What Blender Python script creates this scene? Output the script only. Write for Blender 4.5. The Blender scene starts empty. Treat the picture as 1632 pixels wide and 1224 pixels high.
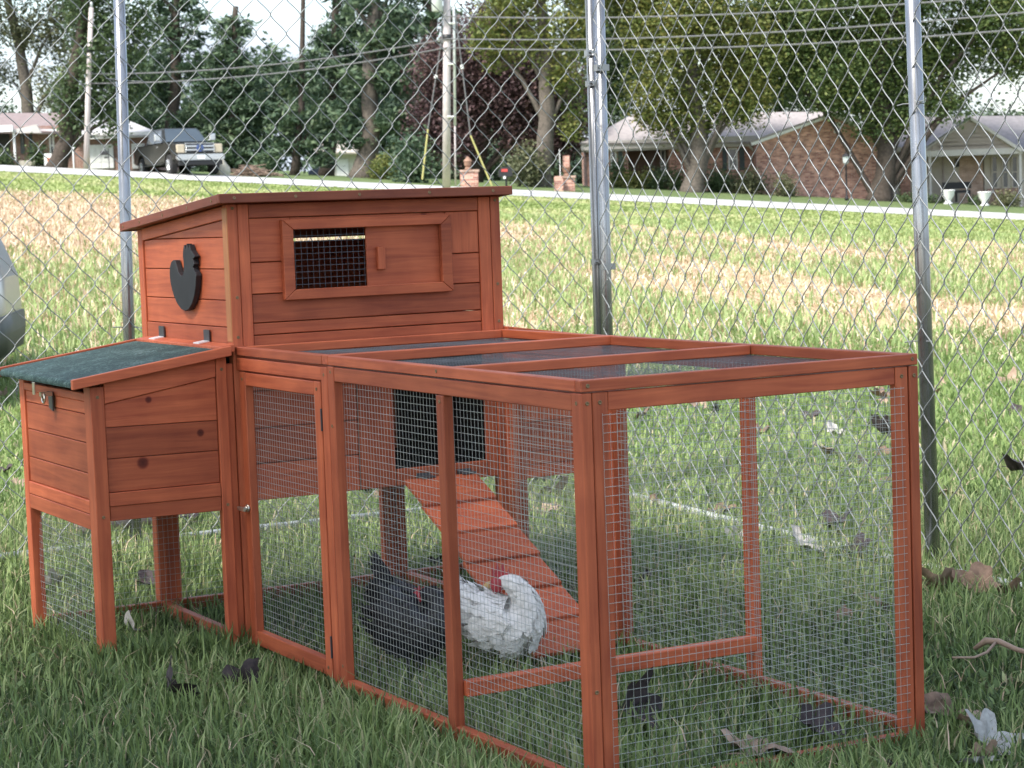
import bpy, bmesh, math, random
import numpy as np
from mathutils import Vector, Matrix

R = math.radians
random.seed(7)
rng = np.random.default_rng(11)
scene = bpy.context.scene
COL = scene.collection

# ------------------------------------------------------------------ camera
CAM = Vector((-1.6219, -2.7343, 0.8877))
YAW, PITCH, ROLL, FPX = 0.5023, -0.0794, -0.0364, 3321.4
RH = Vector((math.cos(YAW), -math.sin(YAW), 0))          # level right
FH = Vector((math.sin(YAW), math.cos(YAW), 0))           # level forward
fwd = Vector((math.sin(YAW) * math.cos(PITCH), math.cos(YAW) * math.cos(PITCH), math.sin(PITCH)))
up0 = RH.cross(fwd)
rgt = RH * math.cos(ROLL) + up0 * math.sin(ROLL)
upv = -RH * math.sin(ROLL) + up0 * math.cos(ROLL)
cd = bpy.data.cameras.new('camera')
cam = bpy.data.objects.new('camera', cd)
COL.objects.link(cam)
M = Matrix((rgt, upv, -fwd)).transposed().to_4x4()
M.translation = CAM
cam.matrix_world = M
cd.sensor_width = 36
cd.lens = FPX / 1632 * 36
cd.clip_start = 0.05
cd.clip_end = 3000
cd.dof.use_dof = True
cd.dof.focus_distance = 4.2
cd.dof.aperture_fstop = 19
scene.camera = cam

# ------------------------------------------------------------------ light
SUN_EL = R(52)
sd = (-FH * 0.70 - RH * 0.71).normalized()               # level direction towards the sun
SUN = Vector((sd.x * math.cos(SUN_EL), sd.y * math.cos(SUN_EL), math.sin(SUN_EL)))
ld = bpy.data.lights.new('sun', 'SUN')
ld.energy = 1.5
ld.angle = R(11)
ld.color = (1.0, 0.95, 0.87)
so = bpy.data.objects.new('sun', ld)
COL.objects.link(so)
so.rotation_euler = SUN.to_track_quat('Z', 'Y').to_euler()
so.location = (-6, -8, 12)

world = bpy.data.worlds.new('World')
scene.world = world
world.use_nodes = True
wn, wl = world.node_tree.nodes, world.node_tree.links
wn.clear()
sky = wn.new('ShaderNodeTexSky')
sky.sky_type = 'NISHITA'
sky.sun_disc = False
sky.sun_elevation = SUN_EL
sky.sun_rotation = math.atan2(SUN.x, SUN.y)
sky.air_density = 1.2
sky.dust_density = 2.0
tc = wn.new('ShaderNodeTexCoord')
mp = wn.new('ShaderNodeMapping')
mp.inputs['Scale'].default_value = (1.0, 1.0, 3.2)
nz = wn.new('ShaderNodeTexNoise')
nz.inputs['Scale'].default_value = 3.2
nz.inputs['Detail'].default_value = 8
nz.inputs['Roughness'].default_value = 0.55
rp = wn.new('ShaderNodeValToRGB')
rp.color_ramp.elements[0].position = 0.34
rp.color_ramp.elements[1].position = 0.60
mx = wn.new('ShaderNodeMixRGB')
mx.inputs['Color2'].default_value = (1.9, 2.12, 2.48, 1)
bg = wn.new('ShaderNodeBackground')
bg.inputs['Strength'].default_value = 0.10
wo = wn.new('ShaderNodeOutputWorld')
wl.new(tc.outputs['Generated'], mp.inputs['Vector'])
wl.new(mp.outputs['Vector'], nz.inputs['Vector'])
wl.new(nz.outputs['Fac'], rp.inputs['Fac'])
wl.new(rp.outputs['Color'], mx.inputs['Fac'])
wl.new(sky.outputs['Color'], mx.inputs['Color1'])
wl.new(mx.outputs['Color'], bg.inputs['Color'])
wl.new(bg.outputs['Background'], wo.inputs['Surface'])

scene.view_settings.view_transform = 'Standard'
scene.view_settings.look = 'None'
scene.view_settings.exposure = 2.3
scene.view_settings.gamma = 1
scene.render.engine = 'CYCLES'
scene.cycles.use_denoising = True
scene.cycles.max_bounces = 6
scene.cycles.diffuse_bounces = 3
scene.cycles.transparent_max_bounces = 6

# ------------------------------------------------------------------ helpers
def tag(o, label=None, cat=None, group=None, kind=None):
    if label: o['label'] = label
    if cat: o['category'] = cat
    if group: o['group'] = group
    if kind: o['kind'] = kind
    return o

def empty(name, loc=(0, 0, 0), rz=0.0, label=None, cat=None, group=None):
    o = bpy.data.objects.new(name, None)
    o.location = loc
    o.rotation_euler = (0, 0, rz)
    o.empty_display_size = 0.1
    COL.objects.link(o)
    return tag(o, label, cat, group)

def link(name, me, mat=None, parent=None, matrix=None, kind=None):
    if mat is not None:
        me.materials.clear()
        for m in (mat if isinstance(mat, (list, tuple)) else [mat]):
            me.materials.append(m)
    o = bpy.data.objects.new(name, me)
    COL.objects.link(o)
    if parent is not None: o.parent = parent
    if matrix is not None: o.matrix_local = matrix
    if kind: o['kind'] = kind
    return o

def arrays_mesh(name, V, F, smooth=False, attrs=None):
    """V (n,3); F (m,k) all faces the same size, or a list of such arrays"""
    Fs = F if isinstance(F, list) else [F]
    me = bpy.data.meshes.new(name)
    nv = len(V)
    me.vertices.add(nv)
    me.vertices.foreach_set('co', np.asarray(V, dtype=np.float32).ravel())
    nl = sum(f.size for f in Fs)
    nf = sum(len(f) for f in Fs)
    me.loops.add(nl)
    me.loops.foreach_set('vertex_index', np.concatenate([f.ravel() for f in Fs]).astype(np.int32))
    me.polygons.add(nf)
    tot = np.concatenate([np.full(len(f), f.shape[1], dtype=np.int32) for f in Fs])
    st = np.concatenate([[0], np.cumsum(tot)[:-1]]).astype(np.int32)
    me.polygons.foreach_set('loop_start', st)
    if smooth:
        me.polygons.foreach_set('use_smooth', np.ones(nf, dtype=bool))
    if attrs:
        for k, a in attrs.items():
            at = me.attributes.new(k, 'FLOAT', 'FACE')
            at.data.foreach_set('value', np.asarray(a, dtype=np.float32))
    me.update(calc_edges=True)
    return me

class MB:
    def __init__(s): s.v, s.f = [], []
    def add(s, vs, fs):
        b = len(s.v)
        s.v += [tuple(v) for v in vs]
        s.f += [tuple(i + b for i in f) for f in fs]
        return s
    def box(s, x0, x1, y0, y1, z0, z1):
        return s.add([(x0,y0,z0),(x1,y0,z0),(x1,y1,z0),(x0,y1,z0),(x0,y0,z1),(x1,y0,z1),(x1,y1,z1),(x0,y1,z1)],
              [(0,3,2,1),(4,5,6,7),(0,1,5,4),(1,2,6,5),(2,3,7,6),(3,0,4,7)])
    def prism(s, pts, lo, hi, axes='xz'):
        """polygon in two axes, extruded along the third from lo to hi"""
        i, j = 'xyz'.index(axes[0]), 'xyz'.index(axes[1])
        k = 3 - i - j
        def P(p, c):
            q = [0, 0, 0]; q[i], q[j], q[k] = p[0], p[1], c
            return q
        n = len(pts)
        vs = [P(p, lo) for p in pts] + [P(p, hi) for p in pts]
        fs = [tuple(range(n))[::-1], tuple(range(n, 2 * n))] + [(a, (a + 1) % n, n + (a + 1) % n, n + a) for a in range(n)]
        return s.add(vs, fs)
    def tube(s, path, r, n=8, caps=True):
        path = [Vector(p) for p in path]
        m = len(path)
        rs = r if isinstance(r, (list, tuple)) else [r] * m
        ref = None
        rings = []
        for i, p in enumerate(path):
            t = (path[min(i + 1, m - 1)] - path[max(i - 1, 0)]).normalized()
            if ref is None:
                ref = t.cross(Vector((0.13, 0.21, 0.97)))
                if ref.length < 0.2: ref = t.cross(Vector((1, 0.1, 0)))
            ref = (ref - t * ref.dot(t)).normalized()
            b = t.cross(ref)
            rings.append([p + (ref * math.cos(6.28319 * k / n) + b * math.sin(6.28319 * k / n)) * rs[i] for k in range(n)])
        b0 = len(s.v)
        for rg in rings: s.v += [tuple(v) for v in rg]
        for i in range(m - 1):
            for k in range(n):
                a, c = b0 + i * n + k, b0 + i * n + (k + 1) % n
                s.f.append((a, c, c + n, a + n))
        if caps:
            s.f.append(tuple(b0 + k for k in range(n))[::-1])
            s.f.append(tuple(b0 + (m - 1) * n + k for k in range(n)))
        return s
    def lathe(s, prof, c=(0, 0, 0), n=14, axis='z'):
        b0 = len(s.v)
        for (r, h) in prof:
            for k in range(n):
                a = 6.28319 * k / n
                if axis == 'z': q = (c[0] + r * math.cos(a), c[1] + r * math.sin(a), c[2] + h)
                elif axis == 'y': q = (c[0] + r * math.cos(a), c[1] + h, c[2] + r * math.sin(a))
                else: q = (c[0] + h, c[1] + r * math.cos(a), c[2] + r * math.sin(a))
                s.v.append(q)
        for i in range(len(prof) - 1):
            for k in range(n):
                a, d = b0 + i * n + k, b0 + i * n + (k + 1) % n
                s.f.append((a, d, d + n, a + n))
        s.f.append(tuple(b0 + k for k in range(n))[::-1])
        s.f.append(tuple(b0 + (len(prof) - 1) * n + k for k in range(n)))
        return s
    def build(s, name, mat, parent=None, bevel=0, smooth=False, matrix=None, kind=None, seg=1):
        me = bpy.data.meshes.new(name)
        me.from_pydata(s.v, [], s.f)
        bm = bmesh.new()
        bm.from_mesh(me)
        bmesh.ops.recalc_face_normals(bm, faces=bm.faces)
        if bevel:
            bmesh.ops.bevel(bm, geom=[e for e in bm.edges if len(e.link_faces) == 2 and e.calc_face_angle(0) > 0.5], offset=bevel, segments=seg, affect='EDGES', clamp_overlap=True)
        bm.to_mesh(me)
        bm.free()
        if smooth:
            for p in me.polygons: p.use_smooth = True
        return link(name, me, mat, parent, matrix, kind)

# ------------------------------------------------------------------ materials
def new_mat(name):
    m = bpy.data.materials.new(name)
    m.use_nodes = True
    nt = m.node_tree
    return m, nt.nodes, nt.links, nt.nodes['Principled BSDF']

def ramp(n, stops):
    r = n.new('ShaderNodeValToRGB')
    e = r.color_ramp.elements
    while len(e) > 1: e.remove(e[0])
    e[0].position, e[0].color = stops[0][0], (*stops[0][1], 1)
    for p, c in stops[1:]:
        q = e.new(p); q.color = (*c, 1)
    return r

def simple(name, col, rough=0.6, metal=0.0, var=0.12, scale=6.0, spec=0.5, bump=0.0):
    """plain surface with a little mottling"""
    m, n, l, b = new_mat(name)
    t = n.new('ShaderNodeTexCoord')
    z = n.new('ShaderNodeTexNoise')
    z.inputs['Scale'].default_value = scale
    z.inputs['Detail'].default_value = 5
    l.new(t.outputs['Object'], z.inputs['Vector'])
    lo = tuple(c * (1 - var) for c in col)
    hi = tuple(min(1, c * (1 + var)) for c in col)
    r = ramp(n, [(0.3, lo), (0.7, hi)])
    l.new(z.outputs['Fac'], r.inputs['Fac'])
    l.new(r.outputs['Color'], b.inputs['Base Color'])
    b.inputs['Roughness'].default_value = rough
    b.inputs['Metallic'].default_value = metal
    b.inputs['Specular IOR Level'].default_value = spec
    if bump:
        u = n.new('ShaderNodeBump')
        u.inputs['Strength'].default_value = bump
        u.inputs['Distance'].default_value = 0.02
        l.new(z.outputs['Fac'], u.inputs['Height'])
        l.new(u.outputs['Normal'], b.inputs['Normal'])
    return m

def wood(name, dark, light, knots=(), rough=0.55, rnd_knots=True):
    """stained softwood: grain runs along the board's own X"""
    m, n, l, b = new_mat(name)
    t = n.new('ShaderNodeTexCoord')
    oi = n.new('ShaderNodeObjectInfo')
    off = n.new('ShaderNodeVectorMath'); off.operation = 'SCALE'
    cmb = n.new('ShaderNodeCombineXYZ')
    for k in range(3): l.new(oi.outputs['Random'], cmb.inputs[k])
    l.new(cmb.outputs[0], off.inputs[0]); off.inputs['Scale'].default_value = 37.0
    ad = n.new('ShaderNodeVectorMath'); ad.operation = 'ADD'
    l.new(t.outputs['Object'], ad.inputs[0]); l.new(off.outputs[0], ad.inputs[1])
    mp = n.new('ShaderNodeMapping')
    mp.inputs['Scale'].default_value = (3.0, 55.0, 55.0)
    l.new(ad.outputs[0], mp.inputs['Vector'])
    z = n.new('ShaderNodeTexNoise')
    z.inputs['Scale'].default_value = 1.6; z.inputs['Detail'].default_value = 7
    z.inputs['Roughness'].default_value = 0.6; z.inputs['Distortion'].default_value = 0.6
    l.new(mp.outputs[0], z.inputs['Vector'])
    # broad blotches of stain
    z2 = n.new('ShaderNodeTexNoise'); z2.inputs['Scale'].default_value = 9; z2.inputs['Detail'].default_value = 3
    l.new(ad.outputs[0], z2.inputs['Vector'])
    r = ramp(n, [(0.28, dark), (0.5, tuple((a + c) / 2 for a, c in zip(dark, light))), (0.72, light)])
    mixf = n.new('ShaderNodeMath'); mixf.operation = 'MULTIPLY_ADD'
    l.new(z2.outputs['Fac'], mixf.inputs[0]); mixf.inputs[1].default_value = 0.5
    sub = n.new('ShaderNodeMath'); sub.operation = 'MULTIPLY_ADD'
    l.new(z.outputs['Fac'], sub.inputs[0]); sub.inputs[1].default_value = 0.75; sub.inputs[2].default_value = -0.125
    l.new(sub.outputs[0], mixf.inputs[2])
    l.new(mixf.outputs[0], r.inputs['Fac'])
    # per board lightness
    hs = n.new('ShaderNodeHueSaturation')
    mr = n.new('ShaderNodeMapRange'); mr.inputs['To Min'].default_value = 0.74; mr.inputs['To Max'].default_value = 1.22
    l.new(oi.outputs['Random'], mr.inputs['Value'])
    l.new(mr.outputs[0], hs.inputs['Value'])
    l.new(r.outputs['Color'], hs.inputs['Color'])
    col = hs.outputs['Color']
    if rnd_knots:
        vo = n.new('ShaderNodeTexVoronoi'); vo.inputs['Scale'].default_value = 3.4
        l.new(ad.outputs[0], vo.inputs['Vector'])
        kr = ramp(n, [(0.0, (0.35, 0.25, 0.25)), (0.022, (0.45, 0.35, 0.33)), (0.032, (1, 1, 1))])
        l.new(vo.outputs['Distance'], kr.inputs['Fac'])
        mu = n.new('ShaderNodeMixRGB'); mu.blend_type = 'MULTIPLY'; mu.inputs['Fac'].default_value = 0.9
        l.new(col, mu.inputs['Color1']); l.new(kr.outputs['Color'], mu.inputs['Color2'])
        col = mu.outputs['Color']
    for (kx, ky, kr_) in knots:
        ds = n.new('ShaderNodeVectorMath'); ds.operation = 'DISTANCE'
        mm = n.new('ShaderNodeMapping'); mm.inputs['Scale'].default_value = (1, 1, 0)
        l.new(t.outputs['Object'], mm.inputs['Vector'])
        l.new(mm.outputs[0], ds.inputs[0]); ds.inputs[1].default_value = (kx, ky, 0)
        k2 = ramp(n, [(0.0, (0.20, 0.13, 0.16)), (0.62, (0.36, 0.24, 0.26)), (0.78, (0.62, 0.5, 0.5)), (1.0, (1, 1, 1))])
        sc = n.new('ShaderNodeMath'); sc.operation = 'DIVIDE'; sc.inputs[1].default_value = kr_
        l.new(ds.outputs['Value'], sc.inputs[0]); l.new(sc.outputs[0], k2.inputs['Fac'])
        mu = n.new('ShaderNodeMixRGB'); mu.blend_type = 'MULTIPLY'; mu.inputs['Fac'].default_value = 1
        l.new(col, mu.inputs['Color1']); l.new(k2.outputs['Color'], mu.inputs['Color2'])
        col = mu.outputs['Color']
    l.new(col, b.inputs['Base Color'])
    b.inputs['Roughness'].default_value = rough
    b.inputs['Specular IOR Level'].default_value = 0.35
    u = n.new('ShaderNodeBump'); u.inputs['Strength'].default_value = 0.25; u.inputs['Distance'].default_value = 0.0012
    l.new(z.outputs['Fac'], u.inputs['Height']); l.new(u.outputs['Normal'], b.inputs['Normal'])
    return m

def tone_mat(name, stops, rough=0.6, transl=0.25, attr='tone', spec=0.3, noise=None):
    """leaf or blade: colour picked by a per-face attribute, partly translucent"""
    m, n, l, b = new_mat(name)
    a = n.new('ShaderNodeAttribute'); a.attribute_name = attr
    r = ramp(n, stops)
    l.new(a.outputs['Fac'], r.inputs['Fac'])
    l.new(r.outputs['Color'], b.inputs['Base Color'])
    b.inputs['Roughness'].default_value = rough
    b.inputs['Specular IOR Level'].default_value = spec
    if transl:
        tr = n.new('ShaderNodeBsdfTranslucent')
        l.new(r.outputs['Color'], tr.inputs['Color'])
        ms = n.new('ShaderNodeMixShader'); ms.inputs['Fac'].default_value = transl
        l.new(b.outputs[0], ms.inputs[1]); l.new(tr.outputs[0], ms.inputs[2])
        l.new(ms.outputs[0], n['Material Output'].inputs['Surface'])
    return m

def brick_mat(name, c1, c2, mortar, scale=1.0):
    m, n, l, b = new_mat(name)
    t = n.new('ShaderNodeTexCoord')
    sp = n.new('ShaderNodeSeparateXYZ'); l.new(t.outputs['Object'], sp.inputs[0])
    ad = n.new('ShaderNodeMath'); l.new(sp.outputs['X'], ad.inputs[0]); l.new(sp.outputs['Y'], ad.inputs[1])
    cb = n.new('ShaderNodeCombineXYZ'); l.new(ad.outputs[0], cb.inputs[0]); l.new(sp.outputs['Z'], cb.inputs[1])
    k = n.new('ShaderNodeTexBrick')
    k.inputs['Color1'].default_value = (*c1, 1); k.inputs['Color2'].default_value = (*c2, 1); k.inputs['Mortar'].default_value = (*mortar, 1)
    k.inputs['Scale'].default_value = scale
    k.inputs['Brick Width'].default_value = 0.24; k.inputs['Row Height'].default_value = 0.082; k.inputs['Mortar Size'].default_value = 0.008
    l.new(cb.outputs[0], k.inputs['Vector'])
    z = n.new('ShaderNodeTexNoise'); z.inputs['Scale'].default_value = 2.6; z.inputs['Detail'].default_value = 6
    l.new(t.outputs['Object'], z.inputs['Vector'])
    rr = ramp(n, [(0.3, (0.72, 0.68, 0.68)), (0.7, (1.2, 1.16, 1.14))])
    l.new(z.outputs['Fac'], rr.inputs['Fac'])
    mu = n.new('ShaderNodeMixRGB'); mu.blend_type = 'MULTIPLY'; mu.inputs['Fac'].default_value = 1
    l.new(k.outputs['Color'], mu.inputs['Color1']); l.new(rr.outputs['Color'], mu.inputs['Color2'])
    l.new(mu.outputs['Color'], b.inputs['Base Color'])
    b.inputs['Roughness'].default_value = 0.9
    return m

W_DARK, W_LIGHT = (0.270, 0.054, 0.024), (0.52, 0.132, 0.054)
M_WOOD = wood('stained_cedar', W_DARK, W_LIGHT)
M_WOODC = wood('stained_cedar_clear', W_DARK, W_LIGHT, rnd_knots=False)
M_FASCIA = wood('dark_roof_trim', (0.13, 0.032, 0.018), (0.23, 0.066, 0.034), rnd_knots=False)
M_EDGE = wood('light_end_grain', (0.34, 0.13, 0.05), (0.5, 0.21, 0.085), rnd_knots=False)
M_GALV = simple('galvanised_wire', (0.22, 0.23, 0.23), 0.5, 0.3, 0.25, 30)
M_MESHW = simple('hardware_cloth_wire', (0.44, 0.46, 0.445), 0.42, 0.5, 0.15, 40)
M_TUBE = simple('galvanised_tube', (0.30, 0.302, 0.308), 0.24, 0.85, 0.2, 9)
M_BLACK = simple('black_paint', (0.012, 0.012, 0.015), 0.6, 0, 0.3, 30)
M_STEEL = simple('latch_steel', (0.55, 0.52, 0.45), 0.3, 0.9, 0.2, 60)
M_SCREW = simple('screw_head', (0.22, 0.15, 0.08), 0.45, 0.7, 0.2, 60)
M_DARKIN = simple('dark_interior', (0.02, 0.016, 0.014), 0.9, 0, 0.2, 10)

def felt_mat():
    m, n, l, b = new_mat('green_mineral_felt')
    t = n.new('ShaderNodeTexCoord')
    z = n.new('ShaderNodeTexNoise'); z.inputs['Scale'].default_value = 105; z.inputs['Detail'].default_value = 4; z.inputs['Distortion'].default_value = 1.5
    z2 = n.new('ShaderNodeTexNoise'); z2.inputs['Scale'].default_value = 14; z2.inputs['Detail'].default_value = 3
    l.new(t.outputs['Object'], z.inputs['Vector']); l.new(t.outputs['Object'], z2.inputs['Vector'])
    a = n.new('ShaderNodeMath'); a.operation = 'MULTIPLY_ADD'; l.new(z2.outputs['Fac'], a.inputs[0]); a.inputs[1].default_value = 0.4
    s_ = n.new('ShaderNodeMath'); s_.operation = 'MULTIPLY_ADD'; l.new(z.outputs['Fac'], s_.inputs[0]); s_.inputs[1].default_value = 0.8; s_.inputs[2].default_value = -0.1
    l.new(s_.outputs[0], a.inputs[2])
    r = ramp(n, [(0.40, (0.010, 0.030, 0.027)), (0.54, (0.028, 0.066, 0.058)), (0.68, (0.12, 0.18, 0.165))])
    l.new(a.outputs[0], r.inputs['Fac']); l.new(r.outputs['Color'], b.inputs['Base Color'])
    b.inputs['Roughness'].default_value = 0.85
    u = n.new('ShaderNodeBump'); u.inputs['Strength'].default_value = 0.8; u.inputs['Distance'].default_value = 0.002
    l.new(z.outputs['Fac'], u.inputs['Height']); l.new(u.outputs['Normal'], b.inputs['Normal'])
    return m
M_FELT = felt_mat()

# ------------------------------------------------------------------ terrain shape
def lift(u, d):
    L100 = np.interp(u, [300, 1000], [13, 22])
    t = [84, 90, 100, 130, 420]
    out = np.zeros_like(np.asarray(d, float) + np.asarray(u, float))
    d = np.asarray(d, float) + out
    L100 = L100 + out
    out = np.where(d < 90, 10 * (d - 84) / 6, out)
    out = np.where((d >= 90) & (d < 100), 10 + (L100 - 10) * (d - 90) / 10, out)
    out = np.where((d >= 100) & (d < 130), L100 + 3 * (d - 100) / 30, out)
    out = np.where(d >= 130, L100 + 3 + 5 * np.minimum(1, (d - 130) / 290), out)
    return out

def zt(a, d):
    """height of the ground at level-right a, level-forward d from the camera"""
    a = np.asarray(a, float); d = np.asarray(d, float)
    u = np.clip(816 + FPX * a / np.maximum(d, 8), -900, 2500)
    zr = 3.53 - 0.002125 * u
    near = zr * np.clip((d - 8) / 76, 0, None)
    far = CAM.z + d * (104.4 - 0.084 * u + lift(u, d)) / FPX
    z = np.where(d < 84, near, far)
    bump = 0.010 * np.sin(a * 5.1 + 1.3 * d) + 0.008 * np.sin(a * 2.3 - d * 3.7 + 1)
    x = CAM.x + a * RH.x + d * FH.x; y = CAM.y + a * RH.y + d * FH.y
    near_run = np.clip(1 - np.maximum(np.maximum(-0.02 - x, x - 0.68), np.maximum(-0.05 - y, y - 2.0)) / 0.35, 0, 1)
    return z - 0.010 - 0.018 * near_run + bump * np.clip((d - 4.5) / 3, 0, 1) * np.clip((60 - d) / 20, 0, 1)

def G(u, d, dz=0.0):
    """ground point at image column u and distance d"""
    a = (u - 816) / FPX * d
    p = Vector((CAM.x, CAM.y, 0)) + RH * a + FH * d
    p.z = float(zt(a, d)) + dz
    return p

def AD(a, d, z):
    p = Vector((CAM.x, CAM.y, 0)) + RH * a + FH * d
    return Vector((p.x, p.y, z))

def at(u, v, d):
    """the point that lies d metres ahead on the line of sight through (u, v)"""
    q = fwd + rgt * ((u - 816) / FPX) - upv * ((v - 612) / FPX)
    return CAM + q * (d / q.dot(FH))

# ------------------------------------------------------------------ chicken coop
coop = empty('chicken_coop', (0, 0, 0), 0, 'red stained wooden chicken coop with wire run and nest boxes on the shaded grass', 'chicken coop')
HT, YB, YM, YH, YHB, W = 0.636, 0.93, 0.469, 1.443, 2.03, 0.66

def board(name, x0, x1, y0, y1, z0, z1, mat=None, parent=None, bevel=0.0014):
    """sawn board with eased edges; its own X runs along the grain"""
    lo, hi = (min(x0, x1), min(y0, y1), min(z0, z1)), (max(x0, x1), max(y0, y1), max(z0, z1))
    sz = [hi[i] - lo[i] for i in range(3)]
    o_ = sorted(range(3), key=lambda i: -sz[i])
    ax = [Vector([1.0 if k == i else 0.0 for k in range(3)]) for i in o_]
    if ax[0].cross(ax[1]).dot(ax[2]) < 0: ax[2] = -ax[2]
    m = Matrix(ax).transposed().to_4x4()
    m.translation = [(a + b) / 2 for a, b in zip(lo, hi)]
    h = [sz[i] / 2 for i in o_]
    mb = MB().box(-h[0], h[0], -h[1], h[1], -h[2], h[2])
    p = parent or coop
    return mb.build(name, mat or M_WOOD, p, min(bevel, min(h) * 0.6), matrix=m)

def slab(name, pts, lo, hi, plane, mat=None, parent=None, bevel=0.0012):
    """polygon board standing in the xz or yz plane; grain along the first axis"""
    if plane == 'xz':
        m = Matrix(((1, 0, 0), (0, 0, -1), (0, 1, 0))).to_4x4()
        mb = MB().prism(pts, -hi, -lo, 'xy')
    else:
        m = Matrix(((0, 0, 1), (1, 0, 0), (0, 1, 0))).to_4x4()
        mb = MB().prism(pts, lo, hi, 'xy')
    cx = sum(p[0] for p in pts) / len(pts); cy = sum(p[1] for p in pts) / len(pts)
    off = Matrix.Translation((cx, cy, 0))
    mb.v = [(v[0] - cx, v[1] - cy, v[2]) for v in mb.v]
    return mb.build(name, mat or M_WOOD, parent or coop, bevel, matrix=m @ off)

def screw(x, y, z, axis):
    m = MB()
    d = 0.0011
    prof = [(0.0036, -0.001), (0.0036, d * 0.6), (0.0026, d), (0.0008, d * 0.4)]
    if axis in ('-y', '-x'): prof = [(r, -h) for r, h in prof]
    m.lathe(prof, (x, y, z), 10, axis[-1])
    return m.build('screw', M_SCREW, coop)

def wire_panel(name, o, ax, ay, la, lb, pa, pb, r=0.00034, wob=0.0, parent=None, mat=None):
    """welded wire: lines along ax and ay from origin o; every wire a thin square bar"""
    o, ax, ay = Vector(o), Vector(ax), Vector(ay)
    nz_ = ax.cross(ay).normalized()
    mb = MB()
    na, nb = int(la / pa), int(lb / pb)
    def off(s, t):
        return nz_ * wob * (math.sin(s * 9.0 + t * 3.1) * math.sin(t * 7 + 0.6) + 0.5 * math.sin(s * 21 + t * 13))
    def bar(P, side, r=r):
        n2 = nz_ * r
        s2 = side * r
        vs, fs = [], []
        for p in P: vs += [p + n2 + s2, p + n2 - s2, p - n2 - s2, p - n2 + s2]
        for i in range(len(P) - 1):
            b = i * 4
            for k in range(4): fs.append((b + k, b + (k + 1) % 4, b + 4 + (k + 1) % 4, b + 4 + k))
        mb.add(vs, fs)
    sg = 14 if wob else 1
    for i in range(na + 1):
        s = min(i * pa, la) + random.uniform(-1, 1) * 0.0006
        bar([o + ax * s + ay * (lb * k / sg) + off(s, lb * k / sg) for k in range(sg + 1)], ax, r * 0.72)  # upright wires thinned: their fainter look in the light is put into shape
    for j in range(nb + 1):
        t = min(j * pb, lb) + random.uniform(-1, 1) * 0.0006
        bar([o + ay * t + ax * (la * k / sg) + nz_ * r * 1.6 + off(la * k / sg, t) for k in range(sg + 1)], ay)
    ob = mb.build(name, mat or M_MESHW, parent or coop)
    ob['kind'] = 'stuff'
    return ob

# run: posts on both long sides (left plane x=0, right plane x=W)
for side in (0, 1):
    X = (lambda a, b: (a, b)) if not side else (lambda a, b: (W - b, W - a))
    zt_ = 0.6155
    board('post', *X(0, 0.0188), 0, 0.031, -0.05, zt_)
    board('post', *X(0, 0.0185), YB, YB + 0.0285, -0.03, zt_)
    board('post', *X(0, 0.0185), YB + 0.0315, YB + 0.060, -0.03, 0.613)
    board('post', *X(0.0005, 0.0195), YM, YM + 0.028, 0.0005, 0.586)
    board('top_rail', *X(0.001, 0.019), 0.0325, YB - 0.0015, 0.587, 0.6145)
    board('top_rail', *X(0.001, 0.019), YB + 0.0615, YH - 0.002, 0.586, 0.6125)
    board('bottom_rail', *X(0.001, 0.021), 0.0325, YB - 0.0015, -0.028, 0.004)
    # side door: two stiles, two rails
    board('door_stile', *X(0.0005, 0.0185), YB + 0.068, YB + 0.098, -0.004, 0.583, M_WOODC)
    board('door_stile', *X(0.0005, 0.0185), 1.392, 1.424, -0.004, 0.583, M_WOODC)
    board('door_rail', *X(0.001, 0.018), YB + 0.0995, 1.3905, 0.555, 0.5825)
    board('door_rail', *X(0.001, 0.020), YB + 0.0995, 1.3905, -0.002, 0.029)
    # roof frame side rails
    board('roof_frame_rail', *X(0, 0.02), 0.0195, 0.953, 0.6175, HT)
    board('roof_frame_rail', *X(0, 0.02), 0.984, YH - 0.003, 0.6175, HT)
    xw = 0.0215 if not side else W - 0.0215
    wire_panel('wire_mesh', (xw, 0.012, -0.02), (0, 1, 0), (0, 0, 1), 0.925, 0.625, 0.0128, 0.0132, wob=0.0006)
    wire_panel('wire_mesh', (xw, 1.012, 0.008), (0, 1, 0), (0, 0, 1), 0.395, 0.565, 0.0128, 0.0132, wob=0.0006)

board('roof_frame_rail', 0.0, W, 0.0, 0.018, 0.6175, HT, M_WOODC)
board('roof_cross_beam', 0.0005, W - 0.0005, 0.9555, 0.982, 0.6178, HT + 0.0004, M_WOODC)
board('roof_cross_beam', 0.0215, W - 0.0215, 0.452, 0.474, 0.6178, HT - 0.0006, M_WOODC)
board('roof_frame_rail', 0.0215, W - 0.0215, YH - 0.024, YH - 0.004, 0.6176, HT - 0.0004)
wire_panel('wire_mesh', (0.004, 0.004, 0.6164), (1, 0, 0), (0, 1, 0), W - 0.008, YH - 0.02, 0.0131, 0.0131, r=0.00028, wob=0.0012, mat=simple('dull_roof_wire', (0.20, 0.20, 0.21), 0.6, 0.4, 0.2, 40))
# end panel facing the camera
board('end_stile', 0.0212, 0.0488, 0.002, 0.019, -0.045, 0.6155, M_WOODC)
board('end_stile', 0.6135, 0.6392, 0.002, 0.019, -0.045, 0.6155, M_WOODC)
board('end_rail', 0.0498, 0.6125, 0.003, 0.019, 0.5865, 0.6155, M_WOODC)
board('end_rail', 0.0498, 0.6125, 0.001, 0.021, -0.038, -0.008, M_WOODC)
wire_panel('wire_mesh', (0.036, -0.0012, -0.036), (1, 0, 0), (0, 0, 1), 0.592, 0.619, 0.0133, 0.0140, wob=0.0005)
board('roost_bar', 0.0205, W - 0.0205, YM - 0.013, YM + 0.013, 0.056, 0.083, M_WOODC)

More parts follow.
